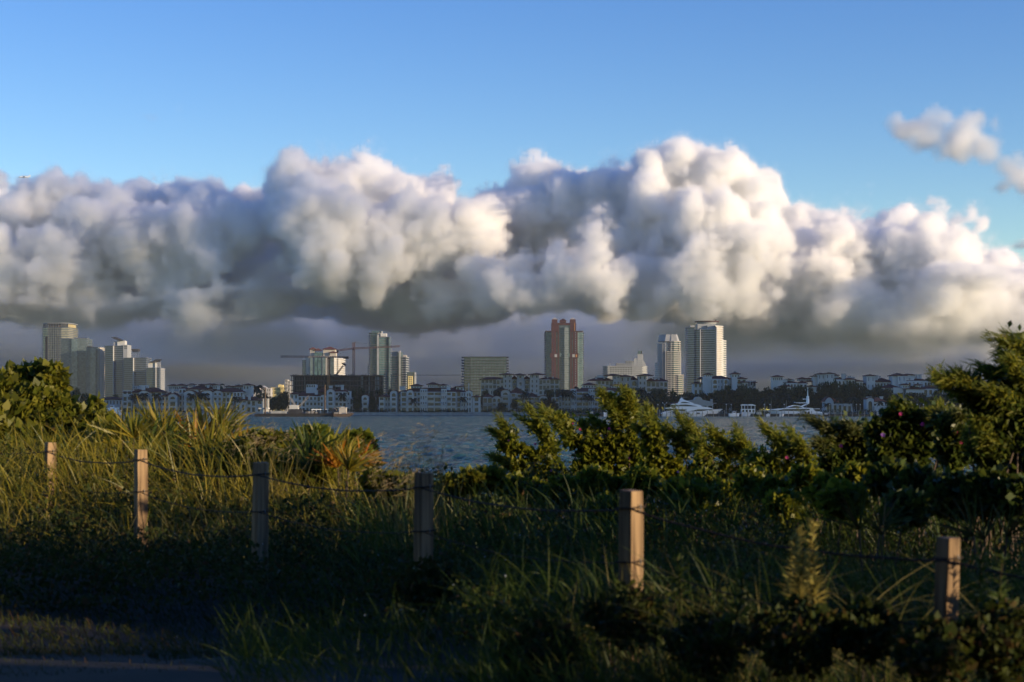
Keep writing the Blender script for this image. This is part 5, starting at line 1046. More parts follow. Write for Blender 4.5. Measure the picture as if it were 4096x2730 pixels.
def bush(name,label,cat,lst,n,ls,m,seed,stems=True,bias=(0,0,.25),group=None,flowers=(),twig=.02,base_y=None):
    rng=np.random.default_rng(seed); L=lobes(lst); cx=sum(b[0] for b in L)/len(L); cy_=sum(b[1] for b in L)/len(L); zg=float(gz_(cx,cy_))
    t=thing(name,label,cat,(cx,cy_,zg),group); V,Fc=leafcloud(crownpts(rng,n,L),ls,rng,np.array(bias)); npmesh('foliage',V,Fc,m,t)
    if stems:
        mb=MB(); 
        for b in L:
            gx0=cx+(b[0]-cx)*.5; g0=float(gz_(gx0,b[1])); mid=((gx0+b[0])/2+rng.uniform(-.1,.1),b[1]+rng.uniform(-.1,.1),(g0+b[2])/2)
            mb.path([(gx0,b[1],g0-.1),mid,b[:3]],[twig*1.6,twig,twig*.5],5)
            for q in range(3):
                e=(b[0]+rng.uniform(-1,1)*b[3],b[1]+rng.uniform(-1,1)*b[4],b[2]+rng.uniform(-.3,1)*b[5]); mb.tube(b[:3],e,twig*.5,twig*.15,4)
        mb.build('stem','bark',t)
    for px,py,D,r,m2 in flowers: flower(t,P(px,py,D),r,m2,rng)
    return t
def flower(t,c,r,m,rng):
    n=5; a=rng.uniform(0,6); nrm=Vector((rng.uniform(-.3,.6),-1,rng.uniform(-.1,.5))).normalized(); u=nrm.orthogonal().normalized(); v=nrm.cross(u); V=[];Fc=[]
    for k in range(n):
        t0=a+6.283*k/n; p=lambda an,q,o:c+u*(q*math.cos(an))+v*(q*math.sin(an))+nrm*o
        i=len(V); V+=[c-nrm*r*.4,p(t0-.55,r*.85,r*.15),p(t0,r*1.1,r*.1),p(t0+.55,r*.85,r*.15)]; Fc.append((i,i+1,i+2,i+3))
    MB().add(V,Fc).tube(c-nrm*r*1.3,c-nrm*r*.3,r*.15,r*.35,5).build('flower',m,t)
# left sea grape bush
bush('sea_grape_bush','big rounded leafy bush with sunlit yellow green leaves at the left edge','bush',
 [(-40,1600,110,24),(60,1570,75,24.5),(130,1640,110,24),(30,1700,120,23.5),(190,1560,55,24.4),(215,1500,34,24.4),(120,1498,36,24.6),(60,1510,34,24.6),(10,1530,40,24.3),(160,1488,24,24.5),(240,1540,26,24.4),(230,1640,60,24),(300,1700,70,23.6),(200,1730,90,23.4),(350,1660,36,23.8),(385,1625,20,23.8),(400,1700,50,23.6),(330,1780,70,23.2),(430,1740,40,23.4),(-60,1750,120,23),(90,1790,90,23)],
 14500,.105,'bush',1,twig=.035,bias=(.1,0,.15))
# palmetto clumps: fans of stiff blades
def palmetto(label,px,py,D,fans,seed,m='palmetto',L=.75,group='palmettos behind the left fence posts',petiole=.5,n=22,W=.035):
    rng=np.random.default_rng(seed); c=P(px,py,D); zg=float(gz_(c.x,D)); t=thing('palmetto',label,'palmetto',(c.x,D,zg),group); mb=MB()
    for k,(dx,dz,ang,sc_) in enumerate(fans):
        e=Vector((c.x+dx*D/F,D+rng.uniform(-.35,.35),c.z-dz*D/F)); mb.path([(c.x+dx*D/F*.4,D,zg),((c.x+e.x)/2+dx*D/F*.1,e.y,(zg+e.z)/2),e],[.012,.01,.007],5)
        th=np.radians(ang+np.linspace(-62,62,n)+rng.normal(size=n)*5); tilt=rng.uniform(-.5,.5)
        dirs=np.stack([np.sin(th),tilt+rng.normal(size=n)*.12,np.cos(th)],1)
        V,Fc=blades(np.repeat(np.array([e]),n,0),dirs,L*sc_*rng.uniform(.75,1.1,n),W,rng.uniform(.02,.22,n),rng,4)
        npmesh('fan_leaf',V,Fc,m if isinstance(m,str) else m[k%len(m)],t)
    mb.build('stem','bark',t); return t
palmetto('large dark fronted palmetto clump between the first two fence posts',500,1800,21.5,[(-40,40,-55,1.2),(20,20,-35,1.1),(60,70,-20,1.2),(-80,0,-75,1.0),(90,0,10,1.0),(10,-40,-50,.9),(120,60,20,1.1),(150,-10,60,.9),(-30,90,-30,1.1),(60,-50,0,.8),(110,110,-8,1.0)],11,m=('palmetto','green','palmetto'),L=.62)
palmetto('tall golden bladed palmetto clump rising in front of the shaded residences',640,1760,22.5,[(0,30,-8,1.25),(-60,50,-20,1.1),(40,0,25,1.0),(60,60,15,1.2),(-40,0,-45,1.0),(90,20,40,.9),(0,-40,10,.8),(-20,80,-5,1.1)],12,L=.62)
palmetto('upright golden and orange palmetto clump against the water',820,1770,22,[(0,20,0,1.2),(30,60,12,1.2),(-40,30,-25,1.0),(60,-10,40,1.0),(90,30,50,.9),(10,80,5,1.1),(-20,-30,-10,.9),(50,-60,20,.8)],13,m=('palmetto','palmetto','opalm'),L=.62)
palmetto('low orange tipped palmetto tuft at the foot of the upright clump',930,1830,21,[(0,10,0,.9),(30,20,30,.9),(-40,0,-30,.9),(50,-20,55,.8)],14,m=('palmetto','opalm'),L=.5)
palmetto('sprawling yellow palmetto clump right of the grey shaded post',1250,1840,19,[(-60,20,-40,1),(0,30,-10,1.1),(50,0,20,1),(90,20,35,.9),(-20,-20,0,.9),(120,-20,60,.8)],15,m=('palmetto','green','palmetto'),L=.5)
palmetto('small orange bladed palmetto below the dark green shrub',1370,1860,18.6,[(-20,10,-20,.9),(30,20,25,.9),(60,-10,60,.8),(10,-20,0,.7)],16,m=('opalm','palmetto'),L=.4)
bush('yellow_green_shrub','sunlit yellow green shrub behind the grey shaded post','shrub',[(1010,1790,50,20),(1060,1770,46,20),(1110,1800,50,20),(960,1810,46,20.2),(1150,1770,36,20),(1000,1850,60,19.6),(1110,1860,60,19.5)],2600,.075,'bush',2,bias=(.1,0,.5))
bush('dark_green_shrub','dark green rounded shrub against the water left of the gap','shrub',[(1230,1760,36,22),(1270,1745,30,22),(1200,1770,30,22),(1330,1785,36,22),(1390,1770,26,22),(1440,1750,16,22),(1470,1765,16,22),(1460,1800,24,22),(1420,1820,40,21.6),(1340,1840,50,21.4),(1470,1850,34,21.4),(1250,1820,50,21.6)],3600,.085,'vine',3)
for i,(lab,lst) in enumerate((('low leafy yellow green shrub between left bush and first palmetto',[(300,1830,50,21),(360,1850,50,21),(240,1850,50,21),(420,1860,45,20.6)]),('low leafy shrub glowing yellow below the golden palmettos',[(620,1850,50,20.5),(700,1860,50,20.5),(780,1850,45,20.5),(860,1860,50,20.2)]),('low tangled shrub beside the pinkish plumes',[(930,1870,50,19.8),(1180,1880,50,19),(1280,1900,50,18.8)]),('low leafy growth at the edge of the water gap',[(1500,1930,40,17),(1570,1940,36,17),(1650,1950,34,16.8)]),('low yellow leafy growth at the right of the water gap',[(1800,1950,34,17),(1880,1930,40,17),(1960,1920,44,17.2)]))):
    bush('low_shrub',lab,'shrub',lst,1700,.065,'bush',500+i,bias=(.1,0,.5),twig=.012)
for i,(lab,lst) in enumerate((('low dense shrub under the arching vine shrub',[(2050,1990,60,18),(2150,1985,60,18),(2260,1990,60,17.6),(2100,1930,40,19)]),('low dense shrub under the tallest vine shrub',[(2380,1960,60,17.5),(2480,1950,60,17.5),(2580,1965,60,17.2),(2430,2020,60,16.5)]),('low dense shrub under the upright plumes',[(2700,1950,60,17),(2800,1955,60,16.8),(2890,1965,56,16.6),(2760,2020,60,15.6)]),('low dense shrub under the pale plumes',[(3000,1960,56,16),(3100,1960,60,15.8),(3210,1965,60,15.5),(3120,2030,70,14.6)]),('low dense shrub under the dark leaning branch',[(3320,1960,70,14.8),(3430,1960,70,14.4),(3380,2040,80,13.6)]),('low dense shrub under the flowering mound',[(3560,1960,80,13.8),(3680,1980,90,13.4),(3620,2060,80,12.6)]),('low dense shrub at the foot of the right edge casuarina',[(3820,1980,100,13),(3960,2000,110,12.8),(4090,2010,110,12.6)]))):
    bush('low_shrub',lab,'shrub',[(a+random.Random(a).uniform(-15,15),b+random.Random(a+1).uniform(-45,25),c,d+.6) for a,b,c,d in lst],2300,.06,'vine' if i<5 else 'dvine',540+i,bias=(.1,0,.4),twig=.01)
for i,(lab,px,py,r,D) in enumerate((('leafy weeds burying the foot of the thickest fence post',2500,2440,120,9.2),('leafy weeds to the left of the thickest post near the bottom edge',2150,2590,130,9.0),('leafy weeds under the bright weed cluster',3180,2520,150,8.2),('leafy weeds burying the foot of the leaning post',3740,2600,130,7.5),('leafy weeds between the thickest post and the bright cluster',2830,2560,130,8.6),('leafy weeds at the bottom right corner',4010,2540,150,7.7),('leafy weeds between bright cluster and leaning post',3450,2500,110,8.2),('leafy weeds round the foot of the post below the water gap',1700,2330,110,11.5))):
    bush('weed_clump',lab,'weed',[(px-r*.6,py+20,r*.7,D),(px+r*.5,py,r*.75,D),(px,py-r*.35,r*.6,D+.2),(px+r*.1,py+r*.6,r*.9,D-.2)],1300,.032,'cover',600+i,bias=(.1,-.1,.5),twig=.004,group='leafy weeds in the near grass')
# feathery wind-blown casuarina sprays
def spray(px0,py0,px1,py1,D,rng,n=240,curve=.12,nl=.11):
    a=np.array(P(px0,py0,D)); b=np.array(P(px1,py1,D+rng.uniform(-.3,.3))); ax=b-a; L=np.linalg.norm(ax); sidev=np.array([ax[2],0,-ax[0]])
    q=rng.uniform(0,1,n)**.85; base_=a+ax*q[:,None]+sidev*(curve*4*q*(1-q))[:,None]*.5
    side_q=q*rng.integers(0,2,n); off=rng.normal(size=(n,3))*(.015+.032*(1-q))[:,None]
    d=ax/L*1.0+rng.normal(size=(n,3))*.42+np.array([-.2,0,.05])
    V,Fc=blades(base_+off,d,nl*.8*rng.uniform(.5,1.4,n)*(1.15-.4*q),.017,.3,rng,2)
    pts=[tuple(a+ax*k/6+sidev*curve*4*(k/6)*(1-k/6)*.5) for k in range(7)]
    return (V,Fc),pts
def casuarina(label,D,leaf,sprays,seed,n=2500,ls=.075,m='vine',mn='needle',flowers=(),group=None,dens=240,cat='shrub',bias=(.1,0,.2),name='vine_covered_shrub'):
    rng=np.random.default_rng(seed); L=lobes([(a,b,c,D+(d if True else 0)) for a,b,c,d in leaf]); cx=sum(b[0] for b in L)/len(L); zg=float(gz_(cx,D))
    t=thing(name,label,cat,(cx,D,zg),group); V,Fc=leafcloud(crownpts(rng,n,L),ls,rng,np.array(bias)); npmesh('vine_leaves',V,Fc,m,t)
    nd_=[];mb=MB();lv=[]
    for s_ in sprays:
        px0,py0,px1,py1=s_[:4]; g,pts=spray(px0,py0,px1,py1,D,rng,dens,s_[4] if len(s_)>4 else .1); nd_.append(g); lv.append(leafcloud(np.array([np.array(pts[int(q_)])*(1-q_%1)+np.array(pts[int(q_)+1])*(q_%1) for q_ in rng.uniform(0,5.6,170)*rng.uniform(.3,1,170)])+rng.normal(size=(170,3))*.05,ls*.7,rng,np.array([-.4,0,.4]))); mb.path(pts,[.014,.012,.010,.008,.006,.005,.003],5)
        mb.path([(cx+rng.uniform(-.5,.5),D+rng.uniform(-.3,.3),zg),pts[0]],[.010,.008],5)
        # side twigs
        for k in (2,3,4,5):
            p=pts[k]; q0=Vector(p); ax=(Vector(pts[-1])-Vector(pts[0])); e=q0+ax*.28+Vector((-.1+rng.uniform(-.12,.05),rng.uniform(-.15,.15),rng.uniform(-.02,.16)))*ax.length*.9
            mb.tube(q0,e,.006,.003,4); m_=44; q=rng.uniform(.1,1,m_); bs=np.array(q0)+np.outer(q,np.array(e-q0))+rng.normal(size=(m_,3))*.02
            nd_.append(blades(bs,np.array(e-q0)/((e-q0).length)+rng.normal(size=(m_,3))*.5,.10*rng.uniform(.6,1.3,m_),.011,.2,rng,2))
    V,Fc=join(lv); npmesh('spray_leaves',V,Fc,m,t); V,Fc=join(nd_); npmesh('needle_sprays',V,Fc,mn,t); mb.build('branch','bark',t)
    for px,py,r,m2 in flowers: flower(t,P(px,py,D-.7),r*.62,m2,rng)
    return t
def s3(*q): return tuple((1900+a/2.139 if i%2==0 else 1550+a/2.139) for i,a in enumerate(q[:4]))+tuple(q[4:])
def l3(a,b,r,d=0): return (1900+a/2.139,1550+b/2.139,r/2.139,d)
casuarina('arching vine covered shrub bordering the open water gap, end of the thicket',22,[l3(240,508,43),l3(330,518,43),l3(420,548,43),l3(300,598,36),l3(420,658,49),l3(520,588,49),l3(600,538,36),l3(650,628,49),l3(700,728,55),l3(560,728,49),l3(200,678,24),l3(190,738,24),l3(360,708,36),l3(720,814,55),l3(600,834,55),l3(430,814,36),l3(250,814,30)],
 [s3(330,480,165,380),s3(320,470,225,285),s3(640,470,415,275),s3(640,430,465,180),s3(700,560,560,330),s3(350,700,160,600)],31,ls=.062,n=1762,flowers=[(2141,1777,.03,'pink'),(2206,1883,.025,'violet'),(2035,1763,.02,'pink')])
casuarina('tallest vine covered shrub with curling feathery tips, beside the yacht',21,[l3(780,438,36),l3(860,468,49),l3(950,508,55),l3(1060,508,61),l3(1180,488,61),l3(1290,458,55),l3(1380,508,49),l3(1200,338,30),l3(1240,588,67),l3(1100,628,61),l3(960,608,49),l3(1380,628,61),l3(1300,728,73),l3(1150,748,67),l3(1010,754,55),l3(1340,398,30),l3(880,688,36),l3(1000,854,55),l3(1200,854,67)],
 [s3(850,430,600,240),s3(820,330,640,225),s3(1320,330,1375,170,-.15),s3(1380,230,1300,25,-.2),s3(1360,260,1330,40,-.1),s3(1330,310,1180,130),s3(1200,170,1085,50),s3(1260,290,1150,160),s3(1250,330,1190,210),s3(1130,400,1020,270),s3(1000,420,920,310)],32,ls=.062,n=3427,flowers=[(2320,1719,.03,'pink'),(2436,1716,.03,'pink'),(2292,1695,.02,'pink'),(2516,1833,.02,'pink')],dens=320)
casuarina('vine covered shrub with upright feathery plumes, in the middle of the thicket',20,[l3(1480,518,43),l3(1560,548,49),l3(1620,628,49),l3(1500,668,61),l3(1620,748,55),l3(1760,754,55),l3(1700,668,36),l3(1560,834,61),l3(1740,854,61),l3(1860,754,43),l3(1900,688,30)],
 [s3(1600,420,1500,185,-.15),s3(1600,480,1460,260),s3(1560,480,1390,350),s3(1800,600,1665,350),s3(1790,560,1770,410),s3(1950,560,1740,250,.08),s3(1980,600,1840,300)],33,ls=.062,n=2252,flowers=[(2590,1935,.025,'pink'),(2712,1888,.025,'violet')])
casuarina('bright leaved vine shrub with short plumes, behind the thickest post to the right',19,[l3(1930,608,36),l3(1980,688,49),l3(2060,758,55),l3(2150,708,43),l3(2200,774,49),l3(1950,794,55),l3(2300,708,36),l3(2330,814,55),l3(2100,854,61),l3(1860,854,55)],
 [s3(2150,560,2025,365),s3(2200,600,2080,450),s3(2300,620,2250,380),s3(2320,600,2290,440),s3(2000,600,1900,480)],34,ls=.062,n=1860,flowers=[(2790,1950,.025,'pink')])
def s4(*q): return tuple((2996+a/2.0909 if i%2==0 else 1350+a/2.0909) for i,a in enumerate(q[:4]))+tuple(q[4:])
def l4(a,b,r,d=0): return (2996+a/2.0909,1350+b/2.0909,r/2.0909,d)
casuarina('low vine shrub with pale upright plumes before open water, right of centre',18,[l4(20,1094,36),l4(100,1144,43),l4(220,1114,36),l4(210,1034,24),l4(330,1114,36),l4(440,1114,43),l4(560,1134,49),l4(300,1214,61),l4(500,1234,67),l4(120,1254,67),l4(640,1174,36)],
 [s4(330,990,140,745,.05),s4(320,1000,250,850),s4(480,1040,360,775,-.05),s4(500,1060,430,880),s4(150,1050,20,985)],35,ls=.062,n=1615,flowers=[(3148,1831,.03,'pink')],mn='needle')
casuarina('dark leaning casuarina branch over the water with pink flowers beside it',16.4,[l4(640,900,43),l4(700,960,57),l4(760,1020,64),l4(680,1060,57),l4(900,900,64),l4(1000,860,57),l4(860,1000,79),l4(1000,980,86),l4(820,1130,79)],
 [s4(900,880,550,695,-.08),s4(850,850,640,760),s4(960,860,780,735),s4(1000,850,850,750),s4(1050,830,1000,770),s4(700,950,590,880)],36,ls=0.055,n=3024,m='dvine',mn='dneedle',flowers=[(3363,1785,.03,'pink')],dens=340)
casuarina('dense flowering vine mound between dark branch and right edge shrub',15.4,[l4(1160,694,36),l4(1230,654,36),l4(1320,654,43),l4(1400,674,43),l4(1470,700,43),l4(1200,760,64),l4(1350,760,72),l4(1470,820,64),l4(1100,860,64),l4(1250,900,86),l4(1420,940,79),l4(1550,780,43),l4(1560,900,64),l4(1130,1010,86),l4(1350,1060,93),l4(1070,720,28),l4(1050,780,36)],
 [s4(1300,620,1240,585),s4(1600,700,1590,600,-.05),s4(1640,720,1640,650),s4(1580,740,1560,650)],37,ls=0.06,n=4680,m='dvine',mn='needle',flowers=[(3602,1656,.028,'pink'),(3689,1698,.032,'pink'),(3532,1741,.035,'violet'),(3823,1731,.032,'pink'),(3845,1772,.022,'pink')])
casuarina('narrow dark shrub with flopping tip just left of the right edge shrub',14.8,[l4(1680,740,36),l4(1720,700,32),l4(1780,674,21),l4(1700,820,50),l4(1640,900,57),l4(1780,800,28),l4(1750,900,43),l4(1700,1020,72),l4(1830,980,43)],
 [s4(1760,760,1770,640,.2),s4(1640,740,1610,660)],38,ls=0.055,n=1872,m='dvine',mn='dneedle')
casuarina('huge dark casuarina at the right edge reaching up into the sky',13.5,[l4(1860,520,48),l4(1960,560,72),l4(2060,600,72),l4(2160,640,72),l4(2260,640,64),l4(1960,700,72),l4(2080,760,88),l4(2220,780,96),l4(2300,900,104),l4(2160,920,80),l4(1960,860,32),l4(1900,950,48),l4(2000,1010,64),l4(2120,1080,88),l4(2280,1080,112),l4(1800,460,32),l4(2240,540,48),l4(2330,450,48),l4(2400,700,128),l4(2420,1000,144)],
 [s4(1820,480,1580,345),s4(1850,470,1700,380),s4(1900,500,1750,325),s4(1960,500,1830,345),s4(2000,520,1900,400),s4(2260,360,1985,265,-.05),s4(2300,390,2140,155),s4(2310,350,2200,215),s4(2400,130,2135,45),s4(2420,160,2230,40),s4(2320,300,2200,240),s4(2300,480,2180,430),s4(2330,450,2250,380),s4(2100,560,2010,450),s4(2200,560,2120,480),s4(1960,880,1870,830),s4(2050,900,1960,850),s4(2150,950,2060,880),s4(2380,420,2290,330),s4(2400,350,2300,290),s4(2060,640,1930,720,.1),s4(2400,200,2400,100)],39,ls=0.05,n=4600,m='dvine',mn='needle',dens=420,name='casuarina_tree')
# ------------------------------------------------------------------ low thicket that fills between (uncountable): leaves, stalks, blades
def canopy(x,y):
    """height of the low growth over the ground"""
    x=np.asarray(x,float); y=np.asarray(y,float); u=x/y*F+2048
    h=np.where(y<9.4+np.clip(-x,0,10)*.55,.10,np.interp(u,[-300,200,1000,1700,2500,4300],[.30,.36,.52,.62,.66,.66])*(1-(1-np.clip(.35+(y-11.5)*.38,.3,1))*np.clip((2100-u)/900,0,1)))
    back=np.clip((y-15)/5,0,1); line=np.interp(u,[-400,0,400,700,1000,1400,1500,1700,1900,2050,2400,2900,3300,4500],[1830,1815,1800,1800,1850,1880,1895,1915,1915,1890,1890,1870,1860,1790])
    zt=HC-(line-YH)*y/F; hb=np.clip(zt-gz_(x,y),.3,1.5); front=np.where((y<14),h,h)
    return front*(1-back)+hb*back
rng=np.random.default_rng(50)
def area(n,y0,y1,umin=-250,umax=4350,pw=1.0):
    y=y0+(y1-y0)*rng.uniform(0,1,n)**pw; u=rng.uniform(umin,umax,n); return (u-2048)*y/F,y,u
# leaves of the thicket
x,y,u=area(120000,8.2,25,pw=.8); h=canopy(x,y); clump=.75+.35*np.sin(x*2.3+1.3*y)*np.sin(y*1.7-x*.6)+.25*np.sin(x*5.1)*np.sin(y*4.3)
keep=~((y<12.3+.2*np.sin(x*3)-np.clip(u-900,0,900)*.0022)&(u<1800))&~((h<.2)&(rng.uniform(size=len(x))<.75)); z=gz_(x,y)+h*clump*rng.uniform(.25,1.03,len(x))**.6
V,Fc=leafcloud(np.stack([x,y,z],1)[keep],((.015+.0013*y)*rng.uniform(.6,1.2,len(x)))[keep],rng,np.array([.1,-.1,.5])); tag(npmesh('ground_cover',V,Fc,'cover'),'low tangled leafy ground cover around the fence posts',kind='stuff')
# grass blades and stalks
def grassmass(label,n,y0,y1,L,W,m,u0,u1,bend=.5,hfrac=.6,seg=4,lean=(-.25,0,1),spread=.35):
    x,y,u=area(n,y0,y1,u0,u1); h=canopy(x,y); z=gz_(x,y)+h*rng.uniform(0,hfrac,n); d=np.array(lean)+rng.normal(size=(n,3))*spread
    V,Fc=blades(np.stack([x,y,z],1),d,L*rng.uniform(.5,1.3,n),W,rng.uniform(0,bend,n),rng,seg); return tag(npmesh('dune_grass',V,Fc,m),label,kind='stuff')
grassmass('thin golden grasses rising over the low growth',5200,15,24,.34,.008,'grass',-200,2300,.6,.8)
grassmass('tall golden green wild grass catching the sun along the fence',3000,16.5,22,.55,.010,'palmetto',-250,1500,.7,.9)
grassmass('golden backlit grass massed around the palmettos',4200,18,22.5,.6,.011,'palmetto',-250,1430,.6,1.0)
grassmass('tall green wild grass between the vine shrubs',4200,13.5,17,.45,.010,'green',1400,4300,.7,1.0)
grassmass('thin green grasses in the shade near the camera',7000,8.5,15,.30,.006,'green',900,4300,.8,.6)
grassmass('lush green blades among the right hand posts',4200,8.0,12.5,.40,.007,'green',1900,4300,.7,.8)
grassmass('dry golden grasses among the right hand posts',2000,8.2,12.5,.42,.005,'grass',2250,4300,.9,.7)
grassmass('straggling turf growing into the path',1500,9.5,11,.06,.006,'cover',-250,1500,.8,.1)  # dark leaf colour stands in for shade on both turf strips
grassmass('short dark turf between path and thicket',7000,10.4,14.5,.08,.006,'cover',-250,1300,.8,.1)
# wispy plumes against the water gap
def plume(label,px,py,D,n,spread,seed,m='straw',L=.35):
    rg=np.random.default_rng(seed); c=P(px,py,D); zg=float(gz_(c.x,D)); t=thing('grass_tussock',label,'grass',(c.x,D,zg),'wispy grass tussocks against the water')
    k=26; b=np.stack([c.x+rg.normal(size=k)*spread*.5,D+rg.normal(size=k)*.15,np.full(k,zg)],1); top=np.stack([c.x+rg.normal(size=k)*spread-.05,D+rg.normal(size=k)*.2,c.z+rg.normal(size=k)*.12-.05],1)
    V,Fc=blades(b,top-b,np.linalg.norm(top-b,axis=1)*1.05,.010,.12,rg,5); npmesh('blades',V,Fc,'grass',t)
    kk=n; i=rg.integers(0,k,kk); q=rg.uniform(0,1,kk); bs=top[i]+np.stack([-.13*q+rg.normal(size=kk)*.02,rg.normal(size=kk)*.02,.02-.10*q*q+rg.normal(size=kk)*.02],1)
    V,Fc=blades(bs,rg.normal(size=(kk,3))*.5+np.array([-.8,0,-.3]),.05*rg.uniform(.5,1.4,kk),.006,.3,rg,2); npmesh('seed_head',V,Fc,m,t)
plume('drooping pale seed plumes left of the yellow green shrub',1050,1725,18,150,.14,61); plume('pale grass plumes right behind the yellow green shrub',1135,1750,18,150,.18,62)
plume('pale wispy tussock just left of the post in the water gap',1600,1835,15,300,.14,63); plume('wispy tussock directly behind the post in the water gap',1690,1825,15.5,300,.14,64); plume('sparse wispy stalks right of the post in the water gap',1790,1800,15.5,200,.12,65,'grass')
# horseweed stalks: stem with whorled narrow leaves, sunlight put into the leaf colour of one cluster
def weed(label,px,ytop,ybot,D,seed,lean=0.):
    rg=np.random.default_rng(seed); a=P(px,ytop,D); b=P(px-lean,ybot,D); t=thing('weed_stalk',label,'weed',tuple(b),'leafy weed stalks in the near grass'); pts=[b.lerp(a,k/6)+Vector((rg.uniform(-.01,.01),0,0)) for k in range(7)]
    b0=Vector((b.x,b.y,float(gz_(b.x,b.y))-.02)); MB().path([b0]+pts,[.005]+[.0045-.0004*k for k in range(7)],5).build('stem','cover',t); n=110 if 3150<px<3300 else 60; q=rg.uniform(.05,1,n); bs=np.array(b)+np.outer(q,np.array(a-b)); th=rg.uniform(0,6.28,n)
    d=np.stack([np.cos(th)*.8,np.sin(th)*.8,np.full(n,.7)],1)+rg.normal(size=(n,3))*.3; V,Fc=blades(bs,d,.075*(1.15-.6*q)*rg.uniform(.7,1.3,n),.012,.2,rg,3); npmesh('leaves',V,Fc,'seed' if 3150<px<3300 else 'green',t)
for i,q in enumerate((('tall sunlit yellow weed stalk, leftmost of the bright cluster at lower right',3180,2150,2420,8.6),('sunlit yellow weed stalk with the highest tip at lower right',3255,2080,2400,8.8),('pale tipped weed stalk in the middle of the bright cluster',3215,2205,2420,8.5),('stout sunlit weed stalk on the right of the bright cluster',3250,2215,2430,8.4),('dense golden weed spike against the dark near the cluster',3195,2120,2380,8.7),
   ('short branching weed left of the bright cluster',2970,2290,2480,8.5),('small golden weed seedling near the lower middle right',2710,2230,2400,9),('spindly weed leaning left at the bottom right of centre',2640,2400,2560,8.8),('leafy weed at the bottom near the right of centre',2900,2480,2600,8.3),('low weed between the bright cluster and the leaning post',3420,2330,2520,8.2),('weed beside the leaning post on its right',3930,2210,2460,7.6),('thin weed far right behind the leaning post',4010,2230,2470,7.9),('short weed at the bottom centre',2230,2560,2700,8.9))): weed(*q,seed=70+i,lean=20 if i%3 else -10)
# long arching blades at right
rg=np.random.default_rng(90); arcs=[(3480,2250,-.9,.5),(3120,2260,-.5,.75),(3540,2300,.5,.8),(2900,2230,-.5,.6),(2960,2120,.05,.55),(3700,2330,-.8,.75),(3850,2260,.9,.6),(4000,2350,-.7,.7),(3300,2300,.7,.7),(3620,2180,-.3,.6),(3760,2150,.5,.5),(3400,2100,.3,.5),(3050,2350,.6,.55),(4080,2250,-.5,.7)]
for s_,(px,py,lx,L) in enumerate(arcs):
    D=8.8+rg.uniform(-.5,.8); c=P(px,py,D); zg=float(gz_(c.x,D)); k=9
    b=np.stack([c.x+rg.normal(size=k)*.05,D+rg.normal(size=k)*.08,np.full(k,zg+.15)],1); d=np.stack([np.full(k,lx)+rg.normal(size=k)*.3,rg.normal(size=k)*.2,np.full(k,1.)],1)
    V,Fc=blades(b,d,(L+.45)*rg.uniform(.7,1.25,k),.006,rg.uniform(.5,1.1,k),rg,9)
    if s_==0: tv=[];
    tv.append((V,Fc))
V,Fc=join(tv); tag(npmesh('arching_grass',V,Fc,'grass'),'long arching grass blades in front of the right shrubs',kind='stuff')
palmetto('spiky palmetto in shade below the dark branch',3480,2120,12,[(-40,0,-25,.9),(20,10,10,.9),(70,-10,40,.8)],95,m='cover',L=.42,group=None,W=.014,n=14)  # dark leaf colour stands in for shade on these two palmettos
palmetto('spiky palmetto behind the leaning post, at the right edge',3980,2150,11,[(-60,0,-50,.9),(0,20,-20,.9),(60,0,30,.9)],96,m='cover',L=.42,group=None,W=.014,n=14)
# tiny pale flowers and fallen leaves in the shade
rg=np.random.default_rng(97); k=46; y=rg.uniform(9.5,16,k); u=rg.uniform(700,4000,k); x=(u-2048)*y/F; c=np.stack([x,y,gz_(x,y)+canopy(x,y)*rg.uniform(.9,1.1,k)],1)
V,Fc=leafcloud(c,.009,rg,np.array([0,-.4,.6]),1.2); tag(npmesh('white_wildflowers',V,Fc,'wflower'),'tiny scattered whitish wildflowers in the shaded growth',kind='stuff')
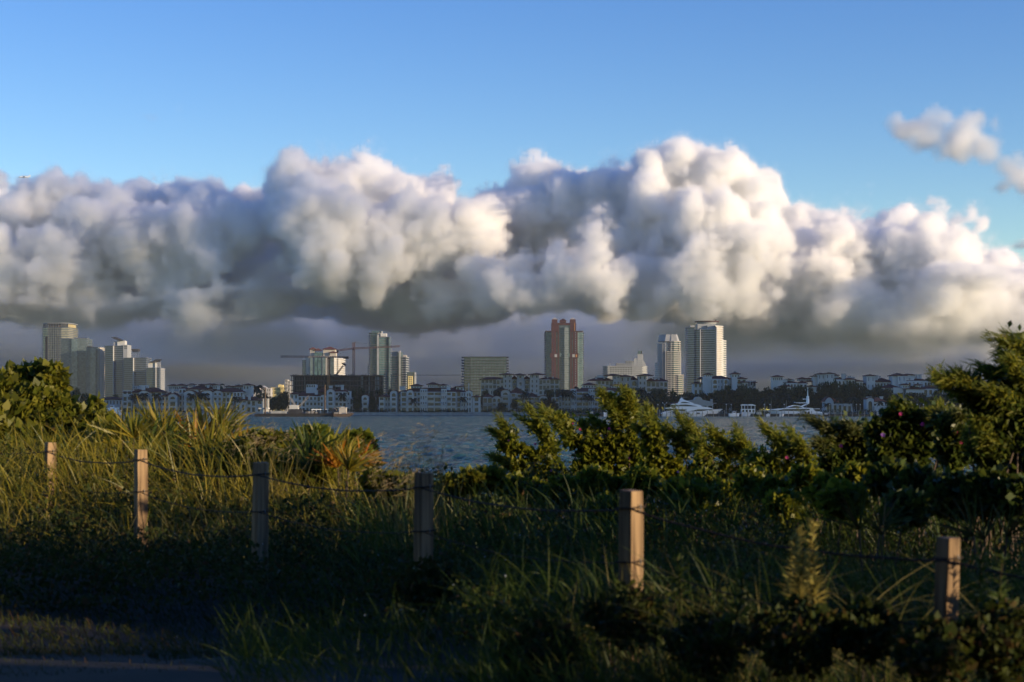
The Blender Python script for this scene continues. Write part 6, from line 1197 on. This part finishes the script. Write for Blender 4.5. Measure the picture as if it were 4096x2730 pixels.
# unseen trees added to darken the near growth by blocking sky and sun
def shade_tree(label,x,y,h,w_,seed,nl=3000):
    t=make_tree(seed,h,w_,nl,.34,'dvine'); t['label']=label; t['category']='tree'; t['group']='unseen shade trees added around the viewpoint'
    for ch in t.children: ch.location=(0,0,0)
    t.location=(x,y,2.2)
for q in (('tree standing right beside the viewpoint',12,-1,8,8,301),('tree behind the viewpoint on the right',7,-7,9,10,302),('tree overhanging the viewpoint from behind',-1,-5,10,11,303),('tree behind the viewpoint on the left',-9,-4,10,10,304),('tree further behind the viewpoint',2,-14,12,13,306),('tree left of the viewpoint',-11,4,9,9,307),('tree outside the left edge of the view',-14.5,12,9,9,308),('tall tree whose crown spreads above the viewpoint',1,0.5,15,11,309),('tall tree left of the viewpoint',-6,-1,14,10,310),('large tree far behind on the right',14,-12,12,12,311),('large tree far behind on the left',-13,-12,12,12,312)): shade_tree(*q,nl=4200)

for i,(lab,x,y,r) in enumerate((('dense added shade shrub outside the left edge of the view',-10,9,2.2),('dense added shade shrub left of the viewpoint',-8.5,3,2.4),('dense added shade shrub behind the viewpoint on the left',-6,-3,2.6),('dense added shade shrub right behind the viewpoint',0,-6,2.6),('dense added shade shrub behind the viewpoint on the right',6,-5,2.6),('dense added shade shrub beside the viewpoint',8,-1,1.8),('tall added shade shrub outside the right edge of the view, nearest the path',12.3,5.5,1.9),('low added shade shrub outside the right edge of the view',12.2,2.8,.82),('tall added shade shrub outside the right edge of the view, further from the path',12.4,7.3,1.5))):  # unseen shrubs added to keep sun and sky off the foreground
    rg=np.random.default_rng(400+i); z0=2.4; t=thing('shade_shrub',lab,'shrub',(x,y,z0),'unseen shade shrubs added around the viewpoint'); L=[(x+rg.uniform(-.5,.5)*r,y+rg.uniform(-.5,.5)*r,z0+r*.35+q*r*.42,r*.75,r*.75,r*.6) for q in range(4)]
    V,Fc=leafcloud(crownpts(rg,5200,L),.22,rg); npmesh('foliage',V,Fc,'dvine',t); MB().path([(x,y,2),(x+.1,y,z0+r),(x,y,z0+r*1.8)],[.1,.07,.03],5).build('stem','bark',t)
